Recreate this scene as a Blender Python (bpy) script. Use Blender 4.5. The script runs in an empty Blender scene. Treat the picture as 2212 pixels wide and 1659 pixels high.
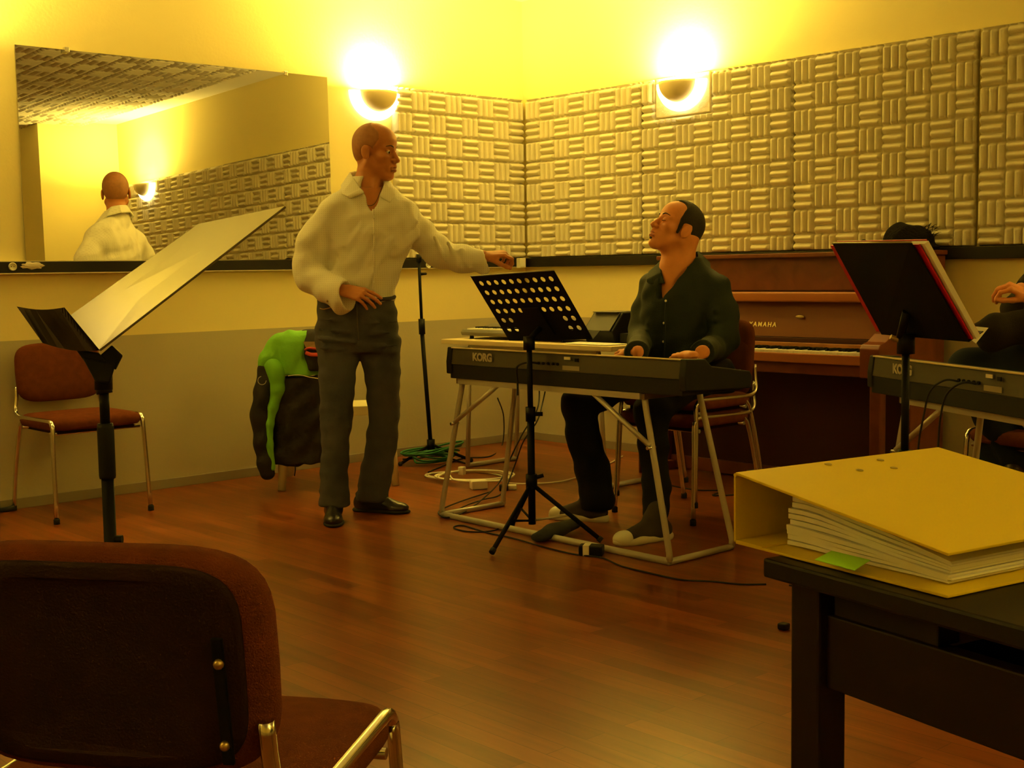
# rehearsal room scene
EXPO = 1.12
LAMPW, LAMPG, BACKK = 25, 3.2, .72
LCOL = (1.0, .755, .155)
import bpy, bmesh, math, random
import numpy as np
from mathutils import Vector, Matrix
random.seed(4)
scene = bpy.context.scene
col = scene.collection
# ------------------------------------------------------------------ camera model (photo frame 2212 x 1659)
FPX, IW, IH = 2765.0, 2212, 1659
YAW, PITCH, ROLL = math.radians(47.4), math.atan((829.5-585)/2765.0), 0.0155
CAM = Vector((-5.83, -6.19, 1.12))
_f = Vector((math.cos(YAW)*math.cos(PITCH), math.sin(YAW)*math.cos(PITCH), -math.sin(PITCH)))
_r = Vector((math.sin(YAW), -math.cos(YAW), 0)); _u = _r.cross(_f)
RR = math.cos(ROLL)*_r - math.sin(ROLL)*_u
UU = math.cos(ROLL)*_u + math.sin(ROLL)*_r
def ray(px, py): return (_f*FPX + RR*(px-IW/2) - UU*(py-IH/2)).normalized()
def at(px, py, D):
    d = ray(px, py); return CAM + d*(D/d.dot(_f))
def onp(px, py, n, k):
    d = ray(px, py); n = Vector(n); return CAM + d*((k-n.dot(CAM))/n.dot(d))
def onz(px, py, z): return onp(px, py, (0,0,1), z)
def onx(px, py, x): return onp(px, py, (1,0,0), x)
def ony(px, py, y): return onp(px, py, (0,1,0), y)
cd = bpy.data.cameras.new('camera'); cam = bpy.data.objects.new('camera', cd); col.objects.link(cam)
cd.sensor_width = 36; cd.lens = FPX/IW*36; cd.clip_start = .05; cd.clip_end = 60
cam.matrix_world = Matrix(((RR.x, UU.x, -_f.x, CAM.x), (RR.y, UU.y, -_f.y, CAM.y), (RR.z, UU.z, -_f.z, CAM.z), (0,0,0,1)))
scene.camera = cam
# ------------------------------------------------------------------ materials
MATS = {}
def mat(name, c, rough=.6, metal=0, var=0, vs=20, bump=0, bs=200, emit=None, es=0, spec=.5, c2=None, trans=0, coat=0):
    if name in MATS: return MATS[name]
    m = bpy.data.materials.new(name); m.use_nodes = True; nt = m.node_tree; N = nt.nodes; L = nt.links
    b = N['Principled BSDF']; b.inputs['Roughness'].default_value = rough; b.inputs['Metallic'].default_value = metal
    b.inputs['Specular IOR Level'].default_value = spec; b.inputs['Coat Weight'].default_value = coat
    b.inputs['Transmission Weight'].default_value = trans
    tc = N.new('ShaderNodeTexCoord')
    if var or c2:
        n = N.new('ShaderNodeTexNoise'); n.inputs['Scale'].default_value = vs; n.inputs['Detail'].default_value = 4
        L.new(tc.outputs['Object'], n.inputs['Vector'])
        cr = N.new('ShaderNodeValToRGB'); cr.color_ramp.elements[0].position = .3; cr.color_ramp.elements[1].position = .7
        a = c2 if c2 else tuple(x*(1-var) for x in c)
        cr.color_ramp.elements[0].color = (*a, 1); cr.color_ramp.elements[1].color = (*c, 1)
        L.new(n.outputs['Fac'], cr.inputs['Fac']); L.new(cr.outputs['Color'], b.inputs['Base Color'])
    else: b.inputs['Base Color'].default_value = (*c, 1)
    if bump:
        n2 = N.new('ShaderNodeTexNoise'); n2.inputs['Scale'].default_value = bs; n2.inputs['Detail'].default_value = 3
        L.new(tc.outputs['Object'], n2.inputs['Vector'])
        bp = N.new('ShaderNodeBump'); bp.inputs['Strength'].default_value = bump; bp.inputs['Distance'].default_value = .01
        L.new(n2.outputs['Fac'], bp.inputs['Height']); L.new(bp.outputs['Normal'], b.inputs['Normal'])
    if emit: b.inputs['Emission Color'].default_value = (*emit, 1); b.inputs['Emission Strength'].default_value = es
    MATS[name] = m; return m
def nodes(m): return m.node_tree.nodes, m.node_tree.links, m.node_tree.nodes['Principled BSDF']

chrome = mat('chrome', (.75,.73,.68), .18, 1)
silver = mat('painted_silver', (.50,.47,.40), .42, .35)
black_metal = mat('black_metal', (.0025,.0025,.0025), .6, 0, spec=.15)
black_plastic = mat('black_plastic', (.004,.004,.0035), .5, spec=.2)
rubber = mat('rubber', (.01,.01,.01), .8)
white_plastic = mat('white_plastic', (.78,.76,.66), .45)
cream_plastic = mat('cream_plastic', (.75,.72,.55), .4)
brass = mat('brass', (.55,.42,.18), .4, 1)
brown_fabric = mat('brown_fabric', (.17,.043,.012), .95, var=.25, vs=30, bump=.5, bs=420, spec=.1)
brown_shell = mat('brown_shell', (.022,.0065,.003), .75, var=.2, vs=15, bump=.2, bs=300, spec=.2)
foam_m = mat('foam', (.74,.68,.50), .95, var=.08, vs=9, bump=.25, bs=260, spec=.1)
ceil_m = mat('ceiling_paint', (.82,.78,.68), .9)
paper_m = mat('paper', (.84,.82,.76), .7)
key_white = mat('key_ivory', (.85,.82,.72), .3)
# ------------------------------------------------------------------ object helpers
ROOTM = {}
def put(o, parent):
    col.objects.link(o)
    if parent is not None: o.parent = parent
def thing(name, label, cat, loc=(0,0,0), rotz=0, group=None):
    o = bpy.data.objects.new(name, None); o.empty_display_size = .1; col.objects.link(o)
    o.location = loc; o.rotation_euler = (0,0,rotz); o['label'] = label; o['category'] = cat
    if group: o['group'] = group
    ROOTM[o.name] = Matrix.Translation(Vector(loc)) @ Matrix.Rotation(rotz, 4, 'Z')
    return o
def tag(o, label, cat, group=None):
    o['label'] = label; o['category'] = cat
    if group: o['group'] = group
    return o
def struct(o): o['kind'] = 'structure'; return o
def mesh_obj(name, me, m, parent=None, world=False, label=None, smooth=None):
    if m is not None: me.materials.append(m)
    o = bpy.data.objects.new(name, me); put(o, parent)
    if parent is not None:
        r = parent
        while r.parent is not None: r = r.parent
        if world and r.name in ROOTM: me.transform(ROOTM[r.name].inverted())
    if label: o['label'] = label
    return o
class MB:
    def __init__(s): s.bm = bmesh.new()
    def _add(s, bm2, M=None, smooth=False):
        if M is not None: bm2.transform(M)
        if smooth:
            for f in bm2.faces: f.smooth = True
        me = bpy.data.meshes.new('t'); bm2.to_mesh(me); bm2.free(); s.bm.from_mesh(me); bpy.data.meshes.remove(me)
    def box(s, a, b, bev=0, M=None, seg=2):
        bm = bmesh.new(); bmesh.ops.create_cube(bm, size=1)
        a = Vector(a); b = Vector(b)
        for v in bm.verts: v.co = Vector(((v.co.x+.5)*(b.x-a.x)+a.x, (v.co.y+.5)*(b.y-a.y)+a.y, (v.co.z+.5)*(b.z-a.z)+a.z))
        if bev: bmesh.ops.bevel(bm, geom=bm.edges[:], offset=bev, segments=seg, affect='EDGES', profile=.6)
        s._add(bm, M, smooth=bev > 0 and seg > 2); return s
    def hexa(s, P, bev=0):   # 8 points, bottom loop then top loop
        bm = bmesh.new(); v = [bm.verts.new(p) for p in P]
        for f in ((3,2,1,0),(4,5,6,7),(0,1,5,4),(1,2,6,5),(2,3,7,6),(3,0,4,7)): bm.faces.new([v[i] for i in f])
        bmesh.ops.recalc_face_normals(bm, faces=bm.faces[:])
        if bev: bmesh.ops.bevel(bm, geom=bm.edges[:], offset=bev, segments=2, affect='EDGES', profile=.6)
        s._add(bm); return s
    def sheet(s, quad, th, n=None, bev=0):
        q = [Vector(p) for p in quad]
        if n is None: n = (q[1]-q[0]).cross(q[3]-q[0]).normalized()
        return s.hexa([p - n*th/2 for p in q] + [p + n*th/2 for p in q], bev)
    def tube(s, pts, r, n=10, smoothn=0, cap=True, closed=False):
        P = [Vector(p) for p in pts]
        if smoothn:
            Q = []; m = len(P)
            for i in range(m if closed else m-1):
                p0 = P[(i-1) % m] if (closed or i > 0) else P[0]; p1 = P[i]; p2 = P[(i+1) % m]; p3 = P[(i+2) % m] if (closed or i+2 < m) else P[-1]
                for k in range(smoothn):
                    t = k/smoothn; t2 = t*t; t3 = t2*t
                    Q.append(.5*((2*p1)+(p2-p0)*t+(2*p0-5*p1+4*p2-p3)*t2+(3*p1-p0-3*p2+p3)*t3))
            if not closed: Q.append(P[-1])
            P = Q
        rr = r if isinstance(r, (list, tuple)) else None
        bm = bmesh.new(); rings = []; m = len(P); up = None
        for i, p in enumerate(P):
            if closed: t = (P[(i+1) % m]-P[i-1])
            else: t = (P[min(i+1, m-1)]-P[max(i-1, 0)])
            t = t.normalized() if t.length > 1e-9 else Vector((0,0,1))
            if up is None: up = t.orthogonal().normalized()
            up = (up - t*up.dot(t)); up = up.normalized() if up.length > 1e-6 else t.orthogonal().normalized()
            w = t.cross(up)
            q = r if rr is None else (rr[0] + (rr[-1]-rr[0])*i/(m-1) if len(rr) == 2 else rr[min(i, len(rr)-1)])
            rings.append([bm.verts.new(p + (up*math.cos(a)+w*math.sin(a))*q) for a in [2*math.pi*k/n for k in range(n)]])
        for i in range(m if closed else m-1):
            A = rings[i]; B = rings[(i+1) % m]
            for k in range(n): bm.faces.new((A[k], A[(k+1) % n], B[(k+1) % n], B[k])).smooth = True
        if cap and not closed: bm.faces.new(rings[0][::-1]); bm.faces.new(rings[-1])
        s._add(bm); return s
    def lathe(s, prof, n=24, M=None, ang=2*math.pi, smooth=True):
        bm = bmesh.new(); rings = []; full = abs(ang-2*math.pi) < 1e-6
        cnt = n if full else n+1
        for r, z in prof: rings.append([bm.verts.new((r*math.cos(ang*k/n), r*math.sin(ang*k/n), z)) for k in range(cnt)])
        for A, B in zip(rings, rings[1:]):
            for k in range(n):
                try: bm.faces.new((A[k], A[(k+1) % cnt], B[(k+1) % cnt], B[k])).smooth = smooth
                except ValueError: pass
        bmesh.ops.remove_doubles(bm, verts=bm.verts[:], dist=1e-5)
        if full:
            for R_ in (rings[0], rings[-1]):
                vs = [v for v in R_ if v.is_valid]
                if len(vs) == cnt:
                    try: bm.faces.new(vs)
                    except ValueError: pass
        bmesh.ops.recalc_face_normals(bm, faces=bm.faces[:])
        s._add(bm, M); return s
    def sph(s, c, r, n=16, M=None):
        bm = bmesh.new(); bmesh.ops.create_uvsphere(bm, u_segments=n, v_segments=max(6, n//2), radius=1)
        r = r if isinstance(r, (list, tuple)) else (r, r, r)
        for v in bm.verts: v.co = Vector((v.co.x*r[0]+c[0], v.co.y*r[1]+c[1], v.co.z*r[2]+c[2]))
        s._add(bm, M, smooth=True); return s
    def prism(s, poly, h0, h1, axis='z', bev=0, M=None):
        bm = bmesh.new()
        def mk(p, h): return {'z': (p[0], p[1], h), 'x': (h, p[0], p[1]), 'y': (p[0], h, p[1])}[axis]
        A = [bm.verts.new(mk(p, h0)) for p in poly]; B = [bm.verts.new(mk(p, h1)) for p in poly]; n = len(poly)
        bm.faces.new(A[::-1]); bm.faces.new(B)
        for k in range(n): bm.faces.new((A[k], A[(k+1) % n], B[(k+1) % n], B[k]))
        bmesh.ops.recalc_face_normals(bm, faces=bm.faces[:])
        if bev: bmesh.ops.bevel(bm, geom=bm.edges[:], offset=bev, segments=2, affect='EDGES', profile=.6)
        s._add(bm, M); return s
    def build(s, name, m, parent=None, world=False, label=None):
        me = bpy.data.meshes.new(name); s.bm.to_mesh(me); s.bm.free()
        return mesh_obj(name, me, m, parent, world, label)
def np_mesh(name, V, Fq, m, parent=None, world=False, label=None, smooth=True, extra=None):
    me = bpy.data.meshes.new(name); V = np.asarray(V, np.float32); Fq = np.asarray(Fq, np.int32)
    k = Fq.shape[1]; lv = Fq.ravel(); ls = np.arange(0, Fq.size, k, dtype=np.int32); lt = np.full(len(Fq), k, np.int32)
    if extra is not None:
        lv = np.concatenate([lv, np.asarray(extra, np.int32)]); ls = np.append(ls, np.int32(Fq.size)); lt = np.append(lt, np.int32(len(extra)))
    me.vertices.add(len(V)); me.vertices.foreach_set('co', V.ravel()); me.loops.add(len(lv)); me.loops.foreach_set('vertex_index', lv.astype(np.int32))
    me.polygons.add(len(ls)); me.polygons.foreach_set('loop_start', ls.astype(np.int32)); me.polygons.foreach_set('loop_total', lt.astype(np.int32))
    if smooth: me.polygons.foreach_set('use_smooth', np.ones(len(ls), bool))
    me.update(calc_edges=True)
    return mesh_obj(name, me, m, parent, world, label)
def text_obj(name, body, size, M, m, parent, ext=.0008, space=1.0, shear=0, world=True, bold=0):
    cu = bpy.data.curves.new('t', 'FONT'); cu.body = body; cu.size = size; cu.extrude = ext; cu.align_x = 'CENTER'; cu.align_y = 'CENTER'
    cu.space_character = space; cu.shear = shear; cu.offset = bold
    o = bpy.data.objects.new('t', cu); col.objects.link(o)
    dg = bpy.context.evaluated_depsgraph_get(); me = bpy.data.meshes.new_from_object(o.evaluated_get(dg))
    bpy.data.objects.remove(o); me.transform(M); me.materials.clear()
    return mesh_obj(name, me, m, parent, world)
def frameM(o, x, y):   # matrix with local x, y axes at origin o
    x = Vector(x).normalized(); y = Vector(y); y = (y-x*y.dot(x)).normalized(); z = x.cross(y)
    return Matrix(((x.x, y.x, z.x, o[0]), (x.y, y.y, z.y, o[1]), (x.z, y.z, z.z, o[2]), (0,0,0,1)))
# ------------------------------------------------------------------ room
H = 2.86
def painted(name, z1=.82):
    m = mat(name, (.80,.66,.30), .85, bump=.08, bs=60, spec=.2); N, L, b = nodes(m)
    g = N.new('ShaderNodeNewGeometry'); s = N.new('ShaderNodeSeparateXYZ'); L.new(g.outputs['Position'], s.inputs[0])
    mt = N.new('ShaderNodeMath'); mt.operation = 'GREATER_THAN'; mt.inputs[1].default_value = z1; L.new(s.outputs['Z'], mt.inputs[0])
    mx = N.new('ShaderNodeMix'); mx.data_type = 'RGBA'; mx.inputs[6].default_value = (*DADO, 1); mx.inputs[7].default_value = (*WALLC, 1)
    L.new(mt.outputs[0], mx.inputs[0])
    n = N.new('ShaderNodeTexNoise'); n.inputs['Scale'].default_value = 1.2; L.new(g.outputs['Position'], n.inputs['Vector'])
    h = N.new('ShaderNodeHueSaturation'); mr = N.new('ShaderNodeMapRange'); mr.inputs[3].default_value = .95; mr.inputs[4].default_value = 1.04
    L.new(n.outputs['Fac'], mr.inputs[0]); L.new(mr.outputs[0], h.inputs['Value']); L.new(mx.outputs[2], h.inputs['Color']); L.new(h.outputs[0], b.inputs['Base Color'])
    return m
WALLC = (.90,.79,.36); DADO = (.50,.45,.30)
wall_m = painted('yellow_wall_with_grey_dado')
# floor: reddish laminate planks
fm = mat('laminate', (.3,.1,.04), .3, spec=.35); N, L, b = nodes(fm)
g = N.new('ShaderNodeNewGeometry'); mp = N.new('ShaderNodeMapping'); mp.inputs['Rotation'].default_value = (0, 0, math.radians(90)); L.new(g.outputs['Position'], mp.inputs[0])
br = N.new('ShaderNodeTexBrick'); br.inputs['Scale'].default_value = 1; br.inputs['Brick Width'].default_value = .62; br.inputs['Row Height'].default_value = .066
br.inputs['Mortar Size'].default_value = .0012; br.offset = .37; br.inputs['Color1'].default_value = (.25,.062,.010,1); br.inputs['Color2'].default_value = (.145,.032,.005,1); br.inputs['Mortar'].default_value = (.10,.022,.004,1)
br.inputs['Bias'].default_value = 0; L.new(mp.outputs[0], br.inputs['Vector'])
mp2 = N.new('ShaderNodeMapping'); mp2.inputs['Scale'].default_value = (1.1, 13, 1); L.new(mp.outputs[0], mp2.inputs[0])
n1 = N.new('ShaderNodeTexNoise'); n1.inputs['Scale'].default_value = 2.2; n1.inputs['Detail'].default_value = 2; n1.inputs['Distortion'].default_value = .15; L.new(mp2.outputs[0], n1.inputs['Vector'])
mr = N.new('ShaderNodeMapRange'); mr.inputs[1].default_value = .3; mr.inputs[2].default_value = .7; mr.inputs[3].default_value = .75; mr.inputs[4].default_value = 1.2; L.new(n1.outputs['Fac'], mr.inputs[0])
hs = N.new('ShaderNodeHueSaturation'); L.new(br.outputs['Color'], hs.inputs['Color']); L.new(mr.outputs[0], hs.inputs['Value']); L.new(hs.outputs[0], b.inputs['Base Color'])
n3 = N.new('ShaderNodeTexNoise'); n3.inputs['Scale'].default_value = 9; L.new(g.outputs['Position'], n3.inputs['Vector'])
mr2 = N.new('ShaderNodeMapRange'); mr2.inputs[3].default_value = .22; mr2.inputs[4].default_value = .36; L.new(n3.outputs['Fac'], mr2.inputs[0])
X0, Y0 = -7.6, -7.6
struct(MB().box((X0-.2, Y0-.2, -.12), (.2, .2, 0)).build('floor', fm))
struct(MB().box((X0-.2, 0, 0), (.2, .2, H)).build('wall_left', wall_m))
struct(MB().box((0, Y0-.2, 0), (.2, 0, H)).build('wall_right', wall_m))
struct(MB().box((-.82, Y0, 0), (0, -6.53, H)).build('wall_pillar', wall_m))
struct(MB().box((X0-.2, Y0-.2, 0), (0, Y0, H)).build('wall_back', wall_m))
struct(MB().box((X0-.2, Y0, 0), (X0, 0, H)).build('wall_front', wall_m))
# --- basket-weave foam height field
def foam_height(u, v, sq):      # u, v in metres; returns 0..1
    iu = np.floor(u/sq).astype(int); iv = np.floor(v/sq).astype(int)
    fu = u/sq-iu; fv = v/sq-iv; par = (iu+iv) % 2
    a = np.where(par == 0, fv, fu); b = np.where(par == 0, fu, fv)   # a across ridges, b along
    ridge = np.abs(np.sin(math.pi*(a*3)))**.65
    e = np.clip(np.minimum(b, 1-b)/.10, 0, 1); e = e*e*(3-2*e)
    return ridge*(.35+.65*e)*e**.35
def foam_panel(name, u0, u1, z0, z1, axis, depth, res, sq, uoff, voff, base, cut=None):
    nu = int((u1-u0)/res); nv = int((z1-z0)/res)
    u = np.linspace(u0, u1, nu+1); v = np.linspace(z0, z1, nv+1); Ug, Vg = np.meshgrid(u, v, indexing='ij')
    h = base + depth*foam_height(Ug-uoff, voff-Vg, sq)
    ed = np.minimum(np.minimum(Ug-u0, u1-Ug), np.minimum(Vg-z0, z1-Vg)); h = np.where(ed < 1e-6, .002, h)
    if cut: h = np.where((Ug > cut[0]) & (Ug < cut[1]) & (Vg > cut[2]), .003, h)
    if axis == 'A': P = np.stack([Ug, -h, Vg], -1)
    elif axis == 'B': P = np.stack([-h, Ug, Vg], -1)
    else: P = np.stack([Ug, Vg, H-h], -1)
    idx = np.arange((nu+1)*(nv+1)).reshape(nu+1, nv+1)
    q = np.stack([idx[:-1,:-1], idx[1:,:-1], idx[1:,1:], idx[:-1,1:]], -1).reshape(-1, 4)
    if axis == 'B' : q = q[:, ::-1]
    if axis == 'C': q = q[:, ::-1]
    back = np.concatenate([idx[:,0], idx[-1,1:], idx[-2::-1,-1], idx[0,-2:0:-1]])
    if axis == 'A': back = back[::-1]
    return np_mesh(name, P.reshape(-1, 3), q, foam_m if axis != 'C' else ceilfoam_m, extra=back)
ceilfoam_m = mat('ceiling_foam', (.70,.64,.50), .95, spec=.1)
SQ = 1.055/8
o = foam_panel('acoustic_foam_panel', -1.085, -.032, 1.203, 2.228, 'A', .034, .0052, SQ, -1.085, 2.213, .016)
tag(o, 'foam sound panel on the mirror wall between left wall lamp and room corner', 'foam panel', 'basket weave foam panels')
blab = ['foam sound panel on the right wall touching the room corner', 'foam sound panel notched under the right wall lamp, behind the pianist head',
        'foam sound panel above the piano keyboard, left of the black hat', 'foam sound panel right of the dark vertical gap at the photo edge',
        'foam sound panel seen only in the mirror, fifth from the corner', 'foam panel seen only in the mirror, next to last before the far corner', 'short end foam panel seen only in the mirror by the far corner']
yb = [-.054, -1.056, -2.131, -3.165, -4.22, -5.27, -6.30, -6.525]
for k in range(7):
    y1, y0 = yb[k]-.001, yb[k+1]+.003
    if k == 3: y1 -= .012
    o = foam_panel('acoustic_foam_panel', y0, y1, 1.203, 2.226, 'B', .034, .0052 if k < 4 else .009, SQ, y1, 2.213, .016, (-1.575, -1.155, 1.99) if k == 1 else None)
    tag(o, blab[k], 'foam panel', 'basket weave foam panels')
c1 = MB().box((X0-.2, Y0-.2, H), (.2, .2, H+.1)); struct(c1.build('ceiling', ceil_m))
struct(foam_panel('ceiling_foam', -6.9, -.36, -7.0, -.25, 'C', .035, .0175, .21, 0, 0, .012))
# --- black ledge (cable duct) round the walls
duct_m = mat('black_duct', (.008,.005,.004), .5, spec=.3); alu = mat('aluminium_strip', (.6,.55,.4), .4, .6)
struct(MB().box((X0, -.045, 1.146), (0, 0, 1.2), .002).build('trim_1', duct_m))
struct(MB().box((-.045, -6.53, 1.143), (0, -.045, 1.2), .002).build('trim_2', duct_m))
struct(MB().box((X0, -.047, 1.141), (0, 0, 1.1465)).build('trim_3', alu))
struct(MB().box((X0, -.042, 1.2), (-1.095, 0, 1.2035)).build('trim_4', alu))
bb = mat('baseboard_vinyl', (.28,.24,.17), .6)
struct(MB().box((X0, -.008, 0), (0, 0, .05), .002).build('baseboard_left', bb))
struct(MB().box((-.008, -6.53, 0), (0, 0, .05), .002).build('baseboard_right', bb))
# sockets on the ledge
def socket(px, py, label, r=.020):
    p = ony(px, py, -.046); t = thing('power_socket', label, 'socket', p, 0, 'round sockets in the black ledge')
    MB().lathe([(r, 0), (r, .004), (r*.92, .007), (r*.80, .0075), (r*.76, .003), (0, .003)], 24, Matrix.Rotation(math.pi/2, 4, 'X')).build('socket_rim', cream_plastic, t)
    h = MB()
    for dx in (-.0065, .0065): h.lathe([(.0022, 0), (.0022, .0036), (0, .0036)], 10, Matrix.Translation((dx, 0, 0)) @ Matrix.Rotation(math.pi/2, 4, 'X'))
    h.build('pin_hole', black_plastic, t)
socket(27, 576, 'round cream power socket at far left end of the black ledge, by the mirror')
socket(925, 573, 'round cream power socket in the ledge beside the top of the microphone stand')
socket(958, 574, 'round cream power socket in the ledge partly behind the outstretched sleeve', .016)
t = thing('switch_box', 'cream surface box on the black ledge right in the room corner', 'electrical box', (-.095, -.046, 1.142))
MB().box((-.03, -.035, -.004), (.022, .0, .06), .003).build('box_body', cream_plastic, t)
MB().box((-.024, -.0375, .004), (.016, -.034, .052), .0015).build('box_cover', white_plastic, t)
# crumpled paper tucked on the ledge
P = ony(70, 574, -.05); bm = bmesh.new(); bmesh.ops.create_icosphere(bm, subdivisions=3, radius=1)
for v in bm.verts:
    n = math.sin(v.co.x*9+v.co.z*5)*.12+math.sin(v.co.z*13-v.co.x*4)*.1
    v.co = Vector((v.co.x*.056*(1+n), v.co.y*.008, v.co.z*.017*(1+n*1.5)))
me = bpy.data.meshes.new('crumpled_label'); bm.to_mesh(me); bm.free(); o = mesh_obj('crumpled_label', me, mat('old_paper', (.6,.52,.38), .8)); o.location = P
tag(o, 'crumpled whitish paper stuck on the black ledge right of the far left socket', 'paper')
# --- mirror, leaning back on the ledge
t = thing('wall_mirror', 'large frameless mirror standing on the black ledge of the left wall', 'mirror', (-2.455, -.034, 1.2035))
ml, mr_, mh = -3.339+2.455, -1.570+2.455, 1.030
a = math.radians(.78); Mm = Matrix.Rotation(math.radians(-1.15), 4, 'Z') @ Matrix.Rotation(-a, 4, 'X')
MB().box((ml, -.006, 0), (mr_, -.001, mh), 0, Mm).build('mirror_glass', mat('mirror', (.80,.80,.74), .004, 1), t)
MB().box((ml, -.001, 0), (mr_, .001, mh), 0, Mm).build('mirror_backing', mat('mirror_back', (.10,.09,.07), .8), t)
for px, py in ((140, 106), (612, 158)):
    p = ony(px, py, -.012) - Vector((-2.455, -.03, 1.2035))
    MB().box((p.x-.012, -.006, mh-.016), (p.x+.012, .022, mh+.010), .003).build('mirror_clip', chrome, t)
# --- wall lamps
glow = mat('lamp_glass', (.9,.86,.7), .4, emit=(1,.80,.34), es=LAMPG)
bowl_m = mat('lamp_bowl', (.80,.68,.42), .6)
bulb_m = mat('bulb', (1,.9,.7), .4, emit=(1,.78,.40), es=40)
def sconce(loc, rz, label, visible=True, power=1):
    t = thing('wall_lamp', label, 'wall lamp', loc, rz, 'half bowl wall lamps')
    # local: wall plane y=0, room towards -y; half bowl opening up
    def half(rx, ry, rz_, x0=0):
        pts = []
        return pts
    bm = bmesh.new(); n = 28; rings = []
    R1, R2 = .178, .120
    prof = [(R1, 0), (R1+.002, -.018), (R1-.012, -.040), (R2+.018, -.048), (R2, -.040), (R2-.004, 0)]
    for k in range(n+1):
        a = math.pi + math.pi*k/n
        rings.append([bm.verts.new((r*math.cos(a), y, r*math.sin(a)*.92)) for r, y in prof])
    for A, B in zip(rings, rings[1:]):
        for i in range(len(prof)): bm.faces.new((A[i], A[(i+1) % len(prof)], B[(i+1) % len(prof)], B[i])).smooth = True
    bm.faces.new(rings[0]); bm.faces.new(rings[-1][::-1]); bmesh.ops.recalc_face_normals(bm, faces=bm.faces[:])
    me = bpy.data.meshes.new('glass_ring'); bm.to_mesh(me); bm.free(); mesh_obj('glass_ring', me, glow, t)
    bm = bmesh.new(); m_ = 12; G = []
    for i in range(m_+1):
        th = math.pi/2*i/m_      # 0 rim .. 90 bottom
        G.append([bm.verts.new((.124*math.cos(th)*math.cos(math.pi+math.pi*k/n), -.030+.105*math.cos(th)*math.sin(math.pi+math.pi*k/n), -.112*math.sin(th))) for k in range(n+1)])
    for A, B in zip(G, G[1:]):
        for k in range(n):
            try: bm.faces.new((A[k], A[k+1], B[k+1], B[k])).smooth = True
            except ValueError: pass
    bmesh.ops.remove_doubles(bm, verts=bm.verts[:], dist=1e-5); bmesh.ops.solidify(bm, geom=bm.faces[:], thickness=.004); bmesh.ops.recalc_face_normals(bm, faces=bm.faces[:])
    me = bpy.data.meshes.new('bowl'); bm.to_mesh(me); bm.free(); mesh_obj('bowl', me, bowl_m, t)
    MB().sph((0, -.065, -.025), (.028, .028, .028), 14).build('bulb', bulb_m, t)
    ld = bpy.data.lights.new('lamp_light', 'AREA'); ld.shape = 'ELLIPSE'; ld.size = .20; ld.size_y = .09; ld.energy = LAMPW*power; ld.color = LCOL
    lo = bpy.data.objects.new('lamp_light', ld); col.objects.link(lo); lo.parent = t; lo.location = (0, -.070, .012); lo.rotation_euler = (math.pi, 0, 0)
    return t
sconce((-1.215, -.001, 2.181), 0, 'glowing half bowl lamp on the left wall above the standing man')
sconce((-.030, -1.372, 2.184), -math.pi/2, 'glowing half bowl lamp on the right wall above the seated pianist')
sconce((-3.86, -.001, 2.181), 0, 'half bowl lamp left of the mirror, only its glow in frame')
sconce((-.052, -5.76, 2.18), -math.pi/2, 'half bowl lamp seen in the mirror behind the bald head')
sconce((-4.6, Y0+.001, 2.181), math.pi, 'unseen half bowl lamp added on the wall behind the camera for fill', power=BACKK)  # added lamp out of view, gives frontal fill
sconce((X0+.001, -3.2, 2.181), math.pi/2, 'unseen half bowl lamp added on the side wall left of the camera for fill', power=BACKK)  # another added, unseen lamp: more fill from the camera side
# backing plate of torn plaster beneath the right lamp
MBp = MB().box((-.028, -1.565, 2.0), (-.005, -1.165, 2.224), .004)
tag(MBp.build('plaster_patch', mat('plaster', (.70,.60,.40), .9, bump=.5, bs=50)), 'rough plaster patch on the foam right behind the right wall lamp', 'plaster patch')
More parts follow.
